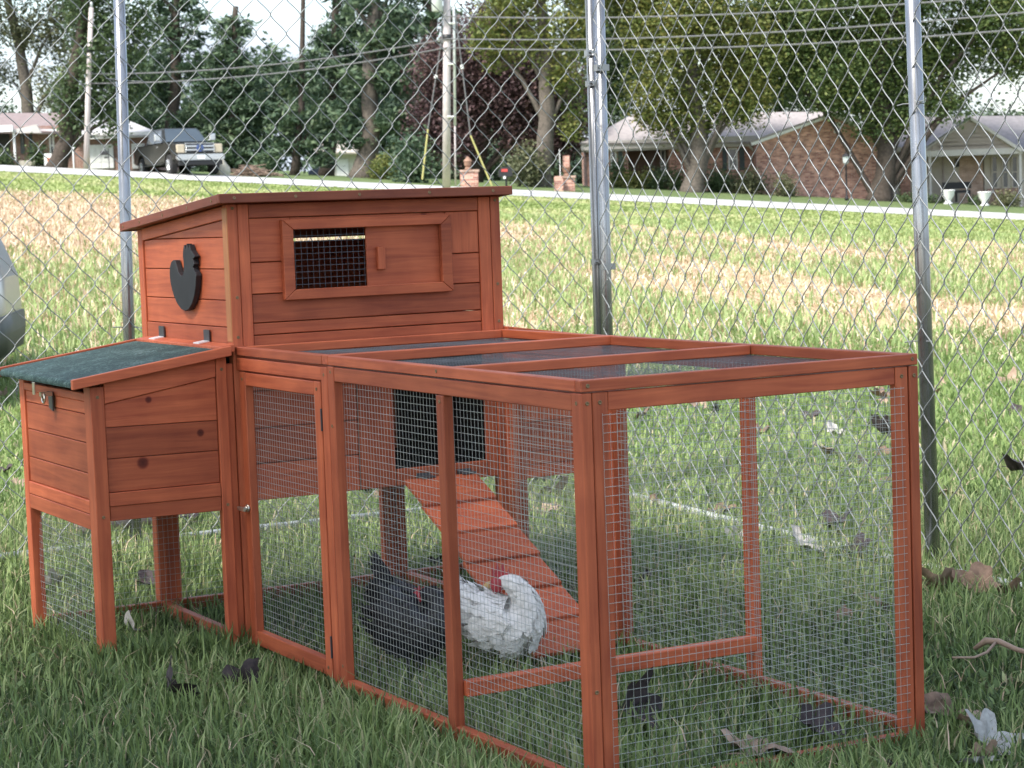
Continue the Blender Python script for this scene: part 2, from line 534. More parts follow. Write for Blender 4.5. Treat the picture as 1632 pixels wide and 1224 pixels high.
# ---- hen house: front wall
def fx(name, x0, x1, z0, z1, y0=1.4475, y1=1.459, mat=None): return board(name, x0, x1, y0, y1, z0, z1, mat)
board('corner_post', -0.003, 0.0205, YH, YH + 0.028, -0.03, 0.9385)
board('corner_post', 0.6335, 0.657, YH, YH + 0.028, -0.03, 0.9385)
board('front_stile', 0.0215, 0.0465, YH + 0.001, YH + 0.016, 0.630, 0.938)
board('front_stile', 0.603, 0.6325, YH + 0.001, YH + 0.016, 0.630, 0.938)
board('front_rail', 0.0475, 0.602, YH + 0.002, YH + 0.016, 0.908, 0.938)
rows = [(0.8135, 0.9065), (0.7455, 0.8115), (0.6835, 0.7435), (0.6575, 0.6815), (0.6300, 0.6555)]
for i, (a, b) in enumerate(rows):
    if i < 2:
        fx('plank', 0.0478, 0.1420, a, b); fx('plank', 0.5195, 0.6018, a, b)
    else:
        fx('plank', 0.0478, 0.6018, a, b)
fx('plank', 0.1425, 0.519, 0.8825, 0.9062)
# framed window with sliding shutter
fr = []
xo0, xo1, zo0, zo1, t = 0.1180, 0.5260, 0.7290, 0.9020, 0.0255
for pts in ([(xo0, zo0), (xo1, zo0), (xo1 - t, zo0 + t * 0.86), (xo0 + t, zo0 + t * 0.86)],
            [(xo0, zo1), (xo0 + t, zo1 - t * 0.86), (xo1 - t, zo1 - t * 0.86), (xo1, zo1)],
            [(xo0, zo0 + 0.0006), (xo0 + t, zo0 + t * 0.86 + 0.0006), (xo0 + t, zo1 - t * 0.86 - 0.0006), (xo0, zo1 - 0.0006)],
            [(xo1, zo0 + 0.0006), (xo1, zo1 - 0.0006), (xo1 - t, zo1 - t * 0.86 - 0.0006), (xo1 - t, zo0 + t * 0.86 + 0.0006)]):
    slab('window_frame', pts, 1.4315, 1.4465, 'xz', M_WOODC)
sh = board('sliding_shutter', 0.322, 0.5185, 1.4485, 1.4545, 0.748, 0.8815, M_WOODC)
board('shutter_handle', 0.345, 0.3635, 1.4375, 1.448, 0.785, 0.836, M_WOODC)
wire_panel('window_mesh', (0.142, 1.4555, 0.7475), (1, 0, 0), (0, 0, 1), 0.180, 0.134, 0.0137, 0.0132, r=0.00042, mat=simple('dark_window_wire', (0.13, 0.14, 0.16), 0.5, 0.5, 0.1, 40))
# front wall below the run roof, round the pop hole
for (a, b, c, d) in ((0.0215, 0.283, 0.300, 0.378), (0.0215, 0.283, 0.380, 0.455), (0.0215, 0.283, 0.457, 0.535), (0.0215, 0.283, 0.537, 0.6285),
                     (0.2865, 0.372, 0.300, 0.6285), (0.6045, 0.6325, 0.300, 0.6285), (0.374, 0.603, 0.300, 0.338), (0.374, 0.603, 0.606, 0.6285)):
    fx('plank', a, b, c, d)
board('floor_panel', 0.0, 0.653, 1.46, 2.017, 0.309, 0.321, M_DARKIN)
# ---- gable wall with the hen cut-out (left) and its plain twin (right)
ztop = lambda y: 0.9395 - (y - 1.443) * 0.0785
for side in (0, 1):
    xa = (lambda a, b: (a, b)) if not side else (lambda a, b: (0.653 - b, 0.653 - a))
    lo, hi = xa(-0.003, 0.012)
    slab('gable_rail', [(1.4715, ztop(1.4715) - 0.002), (1.4715, 0.907), (1.996, 0.866), (1.996, ztop(1.996) - 0.002)], lo, hi, 'yz')
    lo, hi = xa(0.0015, 0.011)
    zl = lambda y: 0.907 - (y - 1.4715) * 0.0782 - 0.001
    ym = 1.4715 + (0.907 - 0.001 - 0.8695) / 0.0782
    slab('plank', [(1.4715, 0.8695), (1.4715, zl(1.4715)), (ym, 0.8697)], lo, hi, 'yz')
    slab('plank', [(1.4715, 0.8015), (1.4715, 0.8680), (ym, 0.8680), (1.996, zl(1.996)), (1.996, 0.8015)], lo, hi, 'yz')
    slab('plank', [(1.4715, 0.7345), (1.4715, 0.7998), (1.996, 0.7998), (1.996, 0.7345)], lo, hi, 'yz')
    slab('plank', [(1.4715, 0.6765), (1.4715, 0.7328), (1.996, 0.7328), (1.996, 0.6765)], lo, hi, 'yz')
    lo, hi = xa(-0.001, 0.011)
    slab('gable_sill', [(1.4715, 0.640), (1.4715, 0.6750), (1.996, 0.6750), (1.996, 0.640)], lo, hi, 'yz')
    lo, hi = xa(-0.003, 0.02)
    board('back_post', lo, hi, 1.997, YHB, -0.03, ztop(2.03) - 0.001, M_WOOD)
    lo, hi = xa(0.0005, 0.012)
    board('light_block_wall', lo, hi, 1.472, 1.996, 0.322, 0.6385, M_DARKIN)  # unseen board added only to keep light out of the house
    lo, hi = xa(-0.0035, 0.0)
    board('stile_edge', lo - (0 if side else 0.001), hi + (0.001 if side else 0), 1.4435, 1.4705, 0.645, 0.932, M_EDGE)
board('back_post', 0.0205, 0.056, 2.005, YHB, -0.03, 0.30)
board('back_post', 0.597, 0.6325, 2.005, YHB, -0.03, 0.30)
board('back_wall', 0.0205, 0.6325, 2.018, 2.029, 0.322, 0.8505, M_WOOD)
board('back_wall', 0.0205, 0.6325, 2.018, 2.029, 0.8575, 0.886, M_WOOD)
board('bottom_rail', 0.0, 0.018, 1.472, 1.996, -0.03, 0.004)
board('bottom_rail', 0.642, 0.66, 1.472, 1.996, -0.03, 0.004)
board('bottom_rail', -0.29, 0.96, 1.985, 2.003, -0.03, 0.006)
# ---- roof of the hen house
s = (0.9605 - 0.909) / (2.064 - 1.403)
rz = lambda y: 0.9605 - (y - 1.403) * s
slab('roof_panel', [(1.4155, rz(1.4155) - 0.017), (1.4155, rz(1.4155) - 0.004), (2.052, rz(2.052) - 0.004), (2.052, rz(2.052) - 0.017)], -0.0215, 0.6575, 'yz')
slab('roof_felt', [(1.4157, rz(1.4157) - 0.0036), (1.4157, rz(1.4157) - 0.0006), (2.0518, rz(2.0518) - 0.0006), (2.0518, rz(2.0518) - 0.0036)], -0.0213, 0.6573, 'yz', M_FELT, bevel=0)
board('roof_fascia', -0.0345, 0.6705, 1.403, 1.415, 0.9405, 0.9605, M_FASCIA)
board('roof_fascia', -0.0345, 0.6705, 2.0525, 2.064, 0.889, 0.909, M_FASCIA)
for lo, hi in ((-0.034, -0.022), (0.658, 0.670)):
    slab('roof_fascia', [(1.4155, rz(1.4155) - 0.0195), (1.4155, rz(1.4155)), (2.052, rz(2.052)), (2.052, rz(2.052) - 0.0195)], lo, hi, 'yz', M_FASCIA)
for x in (0.0, 0.14, 0.29, 0.46, 0.62): screw(x, 1.403, 0.951, '-y')
for y in (1.45, 1.60, 1.76, 1.92, 2.04): screw(-0.034, y, rz(y) - 0.010, '-x')
# ---- hen silhouette on the gable
hen = [(1.693,.843),(1.686,.855),(1.677,.843),(1.669,.858),(1.660,.844),(1.652,.856),(1.645,.843),(1.637,.839),(1.619,.829),(1.634,.823),(1.627,.812),(1.636,.805),(1.630,.799),(1.620,.793),(1.617,.787),(1.621,.776),(1.626,.760),(1.636,.742),(1.653,.725),(1.674,.712),(1.698,.707),(1.725,.711),(1.749,.723),(1.766,.738),(1.778,.753),(1.787,.772),(1.789,.790),(1.785,.806),(1.775,.8165),(1.761,.821),(1.747,.820),(1.741,.810),(1.730,.794),(1.717,.786),(1.703,.787),(1.695,.799),(1.694,.815),(1.697,.831)]
slab('hen_silhouette', hen, -0.0135, -0.0008, 'yz', M_BLACK, bevel=0.0008)

# ---- nest boxes, one on each side
KN1 = wood('stained_cedar_knot', W_DARK, W_LIGHT, [(-0.027, 0.018, 0.0085)], rnd_knots=False)
KN2 = wood('stained_cedar_knot_edge', W_DARK, W_LIGHT, [(0.084, 0.0073, 0.0095)], rnd_knots=False)
KN3 = wood('stained_cedar_big_knot', W_DARK, W_LIGHT, [(-0.046, 0.022, 0.0150)], rnd_knots=False)
for side in (0, 1):
    X = (lambda a, b: (a, b)) if not side else (lambda a, b: (0.653 - b, 0.653 - a))
    XP = (lambda pts: pts) if not side else (lambda pts: [(0.653 - p, q) for p, q in pts][::-1])
    lz = lambda x: 0.6205 + (x + 0.018) * 0.141                 # underside of the lid trim
    board('nest_leg', *X(-0.323, -0.2935), 1.436, 1.481, -0.03, lz(-0.323) - 0.006)
    board('nest_leg', *X(-0.323, -0.297), 1.931, 1.966, -0.03, lz(-0.323) - 0.006)
    board('nest_stile', *X(-0.046, -0.0225), 1.436, 1.456, -0.03 if not side else 0.285, lz(-0.046) - 0.001)
    board('nest_stile', *X(-0.0215, -0.0045), 1.446, 1.468, -0.03, 0.60, M_WOODC)
    P = lambda n_, pts, m=None, lo=1.4415, hi=1.452: slab(n_, XP(pts), lo, hi, 'xz', m)
    P('nest_rail', [(-0.2925, 0.535), (-0.047, 0.5745), (-0.047, lz(-0.047) - 0.001), (-0.2925, lz(-0.2925) - 0.001)], None, 1.437, 1.452)
    P('nest_plank', [(-0.2925, 0.4855), (-0.047, 0.4820), (-0.047, 0.5735), (-0.2925, 0.534)], KN1 if not side else None)
    P('nest_plank', [(-0.2925, 0.4200), (-0.047, 0.4175), (-0.047, 0.4808), (-0.2925, 0.4843)], KN2 if not side else None)
    P('nest_plank', [(-0.2925, 0.3495), (-0.047, 0.3485), (-0.047, 0.4163), (-0.2925, 0.4188)], KN3 if not side else None)
    P('nest_rail', [(-0.2925, 0.3205), (-0.047, 0.3195), (-0.047, 0.3475), (-0.2925, 0.3485)], None, 1.437, 1.452)
    P('nest_rail', [(-0.2925, 0.2900), (-0.047, 0.2880), (-0.047, 0.3187), (-0.2925, 0.3197)], None, 1.4385, 1.452)
    xs = X(-0.3185, -0.309); xr = X(-0.3225, -0.309)
    board('nest_rail', *xr, 1.482, 1.930, 0.540, 0.557)
    for a, b in ((0.5135, 0.539), (0.4525, 0.5120), (0.3885, 0.4510), (0.3325, 0.3870)):
        board('nest_plank', *xs, 1.482, 1.930, a, b)
    board('nest_rail', *xr, 1.482, 1.930, 0.3035, 0.3315)
    board('nest_rail', *xr, 1.482, 1.930, 0.2700, 0.3022)
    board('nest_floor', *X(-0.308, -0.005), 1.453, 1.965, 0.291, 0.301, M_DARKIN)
    board('nest_back', *X(-0.2965, -0.0045), 1.953, 1.965, 0.285, 0.565)
    # felt covered lid with timber trims; the felt rolls over the low edge
    tz = lambda x: 0.6385 + (x + 0.018) * 0.141
    top = [(-0.352 + 0.0165 * k, tz(-0.352 + 0.0165 * k) - 0.003) for k in range(20)]
    lip = [(-0.3595, tz(-0.3595) - 0.0035), (-0.3635, tz(-0.363) - 0.007), (-0.3645, tz(-0.363) - 0.0125), (-0.3625, tz(-0.363) - 0.018), (-0.352, tz(-0.352) - 0.0185)]
    P('lid_felt', lip[::-1] + top + [(-0.0385, tz(-0.0385) - 0.016)], M_FELT, 1.4265, 1.9740).data.polygons.foreach_set('use_smooth', [False] * len(bpy.data.objects['lid_felt'].data.polygons))
    for lo, hi in ((1.412, 1.4255), (1.9750, 1.9870)):
        P('lid_trim', [(-0.366, tz(-0.366) - 0.0195), (-0.018, tz(-0.018) - 0.0195), (-0.018, tz(-0.018) + 0.0012), (-0.366, tz(-0.366) + 0.0012)], None, lo, hi)
    P('lid_hinge_board', [(-0.0375, tz(-0.0375) - 0.014), (-0.0048, tz(-0.0048) - 0.014), (-0.0048, tz(-0.0048) + 0.002), (-0.0375, tz(-0.0375) + 0.002)], None, 1.4270, 1.9735)
    for y in (1.885, 1.591):
        h = MB()
        x0, x1 = X(-0.0065, -0.0035)
        h.box(x0, x1, y - 0.017, y + 0.017, 0.6435, 0.668)
        h.build('hinge', simple('dull_hinge', (0.10, 0.10, 0.11), 0.45, 0.8) if 'dull_hinge' not in bpy.data.materials else bpy.data.materials['dull_hinge'], coop)
        h = MB()
        h.prism(XP([(-0.031, tz(-0.031) + 0.0022), (-0.007, tz(-0.007) + 0.0022), (-0.007, tz(-0.007) + 0.0045), (-0.031, tz(-0.031) + 0.0045)]), y - 0.018, y + 0.018)
        h.build('hinge_leaf', bpy.data.materials.get('bright_zinc') or simple('bright_zinc', (0.8, 0.8, 0.8), 0.35, 0.3), coop)
    xm = (-0.30 if not side else 0.953)
    wire_panel('wire_mesh', (xm, 1.475, -0.02), (0, 1, 0), (0, 0, 1), 0.47, 0.285, 0.0128, 0.0150, wob=0.006)
wire_panel('wire_mesh', (-0.30, 1.983, -0.02), (1, 0, 0), (0, 0, 1), 1.25, 0.31, 0.0128, 0.0150, wob=0.003)
# latch on the left nest lid
la = MB()
la.prism([(1.690, 0.572), (1.708, 0.572), (1.707, 0.545), (1.692, 0.545)], -0.3665, -0.3640, 'yz')
la.build('latch_strap', M_STEEL, coop, 0.0005)
la = MB(); la.prism([(1.700, 0.506), (1.726, 0.512), (1.730, 0.548), (1.698, 0.548)], -0.3262, -0.3232, 'yz')
la.build('latch_plate', bpy.data.materials['dull_hinge'], coop, 0.0004)
la = MB(); la.tube([(-0.345, 1.699 + 0.010 * math.cos(a), 0.536 + 0.010 * math.sin(a)) for a in np.linspace(0, 6.2832, 13)], 0.0028, 6)
la.box(-0.352, -0.327, 1.692, 1.706, 0.540, 0.549)
la.build('latch_ring', M_STEEL, coop, smooth=False)
# turn button on the house post, hinges of the side door
tb = MB(); tb.lathe([(0.009, 0.0), (0.009, -0.004), (0.004, -0.006), (0.004, -0.014), (0.0055, -0.016), (0.002, -0.018)], (0.0, 1.404, 0.292), 12, 'x')
tb.box(-0.018, -0.013, 1.386, 1.424, 0.288, 0.296)
tb.build('turn_button', M_STEEL, coop, 0.0005)
for z in (0.509, 0.059):
    MB().box(-0.0012, 0.001, 0.9925, 0.9965, z - 0.022, z + 0.022).tube([(-0.0012, 0.9945, z - 0.022), (-0.0012, 0.9945, z + 0.022)], 0.0014, 8).build('door_hinge', bpy.data.materials['dull_hinge'], coop)
screw(0.012, 0, 0.627, '-y'); screw(0.648, 0, 0.628, '-y'); screw(0.010, 0, 0.600, '-y'); screw(0.651, 0, 0.600, '-y'); screw(0.010, 0, 0.15, '-y')
screw(0.0, 0.49, 0.628, '-x'); screw(0.010, YH, 0.93, '-y'); screw(0.010, YH, 0.655, '-y'); screw(0.0, 0.945, 0.50, '-x')
for (x, z) in ((0.034, 0.60), (0.034, 0.02), (0.626, 0.60), (0.626, 0.03)): screw(x, 0.002, z, '-y')
for (y, z) in ((0.016, 0.60), (0.016, 0.03), (0.944, 0.605), (0.976, 0.598), (0.483, 0.575), (0.944, 0.03), (1.015, 0.568), (1.015, 0.015), (1.408, 0.568)): screw(0.0004, y, z, '-x')
for (x, z) in ((-0.308, 0.55), (-0.308, 0.30), (-0.034, 0.59), (-0.034, 0.30)): screw(x, 1.436, z, '-y')
for (x, z) in ((0.012, 0.74), (0.645, 0.74), (0.645, 0.93), (0.645, 0.655)): screw(x, YH, z, '-y')
# ramp: overlapping boards, each lower edge proud of the next
rampo = empty('ramp'); rampo.parent = coop
A, B = Vector((0, 1.425, 0.312)), Vector((0, 0.872, 0.002))
t = (B - A).normalized(); nrm = Vector((0, t.z, -t.y)) * (1 if -t.y > 0 else -1)
L = (B - A).length
N = 6
for k in range(N):
    s0, s1 = L * k / N - (0.010 if k else 0), L * (k + 1) / N + 0.002
    p0 = A + t * s0; p1 = A + t * s1 + nrm * 0.009
    ax = (p1 - p0).normalized(); nn = Vector((0, ax.z, -ax.y)) * (1 if -ax.y > 0 else -1)
    xx = Vector((1, 0, 0))
    m = Matrix((xx, nn.cross(xx), nn)).transposed().to_4x4()
    m.translation = (p0 + p1) / 2 + Vector((0.470 + random.uniform(-.002, .002), 0, 0))
    hl = (p1 - p0).length / 2
    MB().box(-0.09, 0.09, -hl, hl, -0.005, 0.005).build('ramp_board', M_WOOD, rampo, 0.0012, matrix=m)
for x in (0.437, 0.54):
    MB().box(x - 0.017, x + 0.017, 1.4405, 1.4445, 0.300, 0.325).box(x - 0.017, x + 0.017, 1.415, 1.4403, 0.316, 0.3195).build('ramp_hinge', bpy.data.materials['dull_hinge'], rampo)

# ------------------------------------------------------------------ chain link fence (corner behind the coop)
fence = empty('chain_link_fence', (1.81, 2.90, 0), 0, 'tall galvanised chain link fence with tubular posts standing round behind the wooden coop', 'fence')
FM = Matrix.Translation((-1.81, -2.90, 0))
FX, FY = 1.812, 2.93                                    # right run stands on x=FX, back run on y=FY
def fpart(mb, name, mat, **k): return mb.build(name, mat, fence, matrix=FM, **k)
def chain(name, o, ax, la, z0, z1, w, h, r, flip=1):
    """zigzag pickets hooked into each other, each a bent round wire"""
    o, ax = Vector(o), Vector(ax)
    nrm = ax.cross(Vector((0, 0, 1))).normalized()
    n = int(la / (w / 2)); m = int((z1 - z0) / (h / 2))
    K = 5
    V, F = [], []
    e = r * 1.15
    for i in range(n):
        jx = random.uniform(-1, 1) * 0.0012
        path = []
        for k in range(m + 1):
            side = (k + i) % 2
            x = (i + side) * w / 2 + jx + random.uniform(-1, 1) * 0.0008
            if side: x += r * 0.9
            else: x -= r * 0.9
            z = z0 + k * h / 2 + random.uniform(-1, 1) * 0.001
            path.append((x, z, 0.0))
        pts = []
        for k in range(m):
            (xa, za, _), (xb, zb, _) = path[k], path[k + 1]
            sg = e if (k + i) % 2 == 0 else -e
            pts.append((xa, za, 0))
            for q, dd in ((0.06, 0.6), (0.16, 1.1), (0.34, 1.35), (0.66, 1.35), (0.84, 1.1), (0.94, 0.6)):
                cx_ = xa + (xb - xa) * (q - 0.048 * math.sin(q * 6.2832))
                pts.append((cx_, za + (zb - za) * q, sg * dd))
        pts.append(path[-1])
        P = np.array(pts)
        T = np.gradient(P, axis=0); T /= np.linalg.norm(T, axis=1)[:, None]
        ref = np.array([0, 0, 1.0])
        U = np.cross(T, ref); U /= np.linalg.norm(U, axis=1)[:, None]
        Wv = np.cross(T, U)
        b0 = len(V) * 0 + sum(len(q) for q in V)
        ang = np.arange(K) * 2 * math.pi / K
        ring = P[:, None, :] + r * (np.cos(ang)[None, :, None] * U[:, None, :] + np.sin(ang)[None, :, None] * Wv[:, None, :])
        V.append(ring.reshape(-1, 3))
        q = np.arange(len(P) - 1)[:, None] * K + np.arange(K)[None, :]
        q2 = np.arange(len(P) - 1)[:, None] * K + (np.arange(K)[None, :] + 1) % K
        F.append(np.stack([q, q2, q2 + K, q + K], -1).reshape(-1, 4) + b0)
    V = np.concatenate(V); F = np.concatenate(F)
    A_ = np.array(ax); N_ = np.array(nrm); O_ = np.array(o)
    X = O_ + V[:, :1] * A_ + V[:, 2:3] * N_ * flip
    X[:, 2] = V[:, 1]
    me = arrays_mesh(name, X, F, smooth=True)
    return link(name, me, M_GALV, fence, FM, 'stuff')
RD = Vector((-0.087, -1.625, 0)).normalized()            # the right run comes towards the camera
def RP(s_, z, off=0.0): return Vector((1.812, 2.875, 0)) + RD * s_ + Vector((RD.y, -RD.x, 0)) * off + Vector((0, 0, z))
chain('chain_mesh', (-3.2, FY - 0.024, 0), (1, 0, 0), 4.98, 0.0, 1.80, 0.0935, 0.107, 0.00145)
chain('chain_mesh', RP(0.012, 0, 0.024), RD, 4.4, 0.0, 1.80, 0.0935, 0.107, 0.00160)
def tube_post(x, y, z1=1.86, r=0.0180, lean=0.0):
    return fpart(MB().tube([(x + lean * 0.6, y, -0.15), (x, y, 0.7), (x - lean, y, z1)], r, 20), 'fence_post', M_TUBE, smooth=True)
q1, q2 = RP(1.627, 0), RP(3.2, 0)
for x, y, le in ((0.266, FY, -0.026), (-1.25, FY, 0), (-2.75, FY, 0), (1.8125, FY, -0.010), (1.812, 2.875, -0.010), (q1.x, q1.y, 0.026), (q2.x, q2.y, 0)): tube_post(x, y, r=0.0185 if y < 2 else 0.0165, lean=le)
fpart(MB().tube([(-3.2, FY, 1.84), (1.81, FY, 1.84)], 0.017, 14), 'top_rail', M_TUBE, smooth=True)
fpart(MB().tube([RP(0, 1.84), RP(4.4, 1.84)], 0.017, 14), 'top_rail', M_TUBE, smooth=True)
M_PIPE = simple('weathered_white_pipe', (0.45, 0.46, 0.45), 0.5, 0.2, 0.2, 12)
fpart(MB().tube([(-3.2, FY, 0.010), (1.81, FY, 0.008)], 0.0125, 12), 'bottom_rail', M_PIPE, smooth=True)
fpart(MB().tube([RP(0, 0.010), RP(0.9, 0.002, 0.03), RP(1.6, -0.004, 0.03), RP(4.4, -0.01)], 0.0135, 12), 'bottom_rail', M_PIPE, smooth=True)
# tension bar, clamp bands and tie wires at the corner
fpart(MB().box(1.783, 1.790, FY - 0.032, FY - 0.028, 0.03, 1.8), 'tension_bar', M_TUBE)
for z in (0.74, 1.30, 1.395):
    b = MB()
    ring = lambda cx, cy, rr, z0, hh: b.lathe([(rr, -hh), (rr, hh)], (cx, cy, z0), 16)
    ring(1.8125, FY, 0.0185, z, 0.009)
    b.box(1.779, 1.80, FY - 0.040, FY - 0.0365, z - 0.009, z + 0.009)
    b.lathe([(0.0055, -0.006), (0.0055, 0.006)], (1.793, FY - 0.043, z), 6, 'y')
    fpart(b, 'clamp_band', M_TUBE)
for z in (0.725, 1.345):
    b = MB().lathe([(0.0185, -0.010), (0.0185, 0.010)], (1.812, 2.875, z), 16)
    b.box(1.79, 1.834, 2.852, 2.8558, z - 0.010, z + 0.010)
    b.lathe([(0.006, -0.02), (0.006, -0.012)], (1.80, 2.868, z), 6, 'y')
    fpart(b, 'clamp_band', M_TUBE)
for (x, y, z, dx, dy) in ((0.283, FY, 1.31, 1, 0), (q1.x - 0.008, q1.y, 1.13, 0, -1), (q1.x, q1.y, 0.55, 0, -1), (0.266, FY, 0.62, 1, 0)):
    P = [(x + dx * (-0.052) + dy * -0.019, y - dy * (-0.052) - dx * 0.021, z + 0.003)] if False else []
    for k in range(13):
        a = math.pi * (k / 12)
        if dx: P.append((x - 0.0185 * math.cos(a), y - 0.0 + 0.0185 * math.sin(a), z))
        else: P.append((x + 0.0185 * math.sin(a), y - 0.0185 * math.cos(a), z))
    if dx: P = [(x - 0.055, y - 0.022, z + 0.004), (x - 0.03, y - 0.02, z + 0.003)] + P + [(x + 0.028, y - 0.02, z - 0.003), (x + 0.046, y - 0.026, z - 0.004)]
    else: P = [(x - 0.022, y - 0.05, z + 0.003), (x - 0.018, y - 0.03, z + 0.002)] + P + [(x - 0.018, y + 0.03, z), (x - 0.024, y + 0.045, z - 0.003)]
    fpart(MB().tube(P, 0.0017, 6), 'tie_wire', M_GALV)

# ------------------------------------------------------------------ ground
def ground_mat():
    m, n, l, b = new_mat('ground_cover')
    t = n.new('ShaderNodeTexCoord')
    sp = n.new('ShaderNodeSeparateXYZ'); l.new(t.outputs['Object'], sp.inputs[0])
    def noise(sc, det, rough=0.55, sx=1, sy=1):
        mp_ = n.new('ShaderNodeMapping'); mp_.inputs['Scale'].default_value = (sx, sy, 1)
        l.new(t.outputs['Object'], mp_.inputs['Vector'])
        z = n.new('ShaderNodeTexNoise'); z.inputs['Scale'].default_value = sc; z.inputs['Detail'].default_value = det; z.inputs['Roughness'].default_value = rough
        l.new(mp_.outputs[0], z.inputs['Vector'])
        return z
    def mix(f, a, c, bt='MIX'):
        q = n.new('ShaderNodeMixRGB'); q.blend_type = bt
        l.new(f, q.inputs['Fac']); l.new(a, q.inputs['Color1']); l.new(c, q.inputs['Color2'])
        return q.outputs['Color']
    fine = noise(40, 6); mid = noise(3.0, 6); big = noise(0.55, 5, sx=0.5)
    soil = ramp(n, [(0.3, (0.045, 0.042, 0.022)), (0.5, (0.085, 0.10, 0.04)), (0.7, (0.13, 0.16, 0.065))])
    l.new(fine.outputs['Fac'], soil.inputs['Fac'])
    straw = ramp(n, [(0.32, (0.22, 0.22, 0.08)), (0.48, (0.42, 0.32, 0.19)), (0.66, (0.56, 0.43, 0.28))])
    l.new(mid.outputs['Fac'], straw.inputs['Fac'])
    grass = ramp(n, [(0.3, (0.22, 0.28, 0.09)), (0.5, (0.32, 0.37, 0.13)), (0.72, (0.45, 0.43, 0.22))])
    l.new(big.outputs['Fac'], grass.inputs['Fac'])
    # distance bands, broken up by noise
    w = n.new('ShaderNodeMath'); w.operation = 'MULTIPLY_ADD'
    l.new(big.outputs['Fac'], w.inputs[0]); w.inputs[1].default_value = 9; 
    ysub = n.new('ShaderNodeMath'); ysub.operation = 'SUBTRACT'; l.new(sp.outputs['Y'], ysub.inputs[0]); ysub.inputs[1].default_value = 4.5
    l.new(ysub.outputs[0], w.inputs[2])
    f1 = n.new('ShaderNodeMapRange'); f1.inputs['From Min'].default_value = 10.5; f1.inputs['From Max'].default_value = 13; l.new(w.outputs[0], f1.inputs['Value'])
    f2 = n.new('ShaderNodeMapRange'); f2.inputs['From Min'].default_value = 46; f2.inputs['From Max'].default_value = 56; l.new(w.outputs[0], f2.inputs['Value'])
    f0 = n.new('ShaderNodeMapRange'); f0.inputs['From Min'].default_value = 6; f0.inputs['From Max'].default_value = 8; l.new(w.outputs[0], f0.inputs['Value'])
    turf = ramp(n, [(0.3, (0.10, 0.13, 0.05)), (0.6, (0.22, 0.25, 0.11)), (0.75, (0.40, 0.35, 0.22))]); l.new(fine.outputs['Fac'], turf.inputs['Fac'])  # paler copy of soil: daylight past the fence put into its colour
    soil_c = mix(f0.outputs[0], soil.outputs['Color'], turf.outputs['Color'])
    c = mix(f1.outputs[0], soil_c, straw.outputs['Color'])
    c = mix(f2.outputs[0], c, grass.outputs['Color'])
    f3 = n.new('ShaderNodeMapRange'); f3.inputs['From Min'].default_value = 89.9; f3.inputs['From Max'].default_value = 90.5; l.new(sp.outputs['Y'], f3.inputs['Value'])
    yard = ramp(n, [(0.35, (0.085, 0.125, 0.05)), (0.65, (0.15, 0.19, 0.08))]); l.new(mid.outputs['Fac'], yard.inputs['Fac'])
    c = mix(f3.outputs[0], c, yard.outputs['Color'])
    l.new(c, b.inputs['Base Color'])
    b.inputs['Roughness'].default_value = 0.95; b.inputs['Specular IOR Level'].default_value = 0.1
    bu = n.new('ShaderNodeBump'); bu.inputs['Strength'].default_value = 0.6; bu.inputs['Distance'].default_value = 0.03
    l.new(fine.outputs['Fac'], bu.inputs['Height']); l.new(bu.outputs['Normal'], b.inputs['Normal'])
    return m
GF = Matrix((RH, FH, (0, 0, 1))).transposed().to_4x4(); GF.translation = (CAM.x, CAM.y, 0)      # the (a, d, z) frame
ds = np.concatenate([np.arange(-14, 2, 1.0), np.arange(2, 14, 0.25), np.arange(14, 40, 0.8), np.arange(40, 84, 2.0), np.arange(84, 92.1, 0.5), np.arange(93, 130, 2), np.arange(130, 440, 15)])
ts = np.linspace(-1, 1, 161)
D, T = np.meshgrid(ds, ts, indexing='ij')
A_ = T * (9 + 0.75 * np.abs(D))
Z = zt(A_, D)
V = np.stack([A_, D, Z], -1).reshape(-1, 3)
nr, nc = D.shape
q = (np.arange(nr - 1)[:, None] * nc + np.arange(nc - 1)[None, :])
F = np.stack([q, q + 1, q + nc + 1, q + nc], -1).reshape(-1, 4)
link('ground', arrays_mesh('ground', V, F, True), ground_mat(), None, GF, 'structure')
# road: a strip lying on the rise
us = np.linspace(-700, 2300, 121)
rows_ = []
for d in (84.15, 86, 88, 89.85):
    a = (us - 816) / FPX * d
    rows_.append(np.stack([a, np.full_like(a, d), zt(a, np.full_like(a, d)) + 0.03], -1))
V = np.concatenate(rows_); n_ = len(us)
q = (np.arange(3)[:, None] * n_ + np.arange(n_ - 1)[None, :]).ravel()
F = np.stack([q, q + 1, q + n_ + 1, q + n_], -1)
M_ROAD = simple('pale_worn_road', (0.42, 0.41, 0.40), 0.85, 0, 0.10, 0.7)
link('road', arrays_mesh('road', V, F), M_ROAD, None, GF, 'structure')

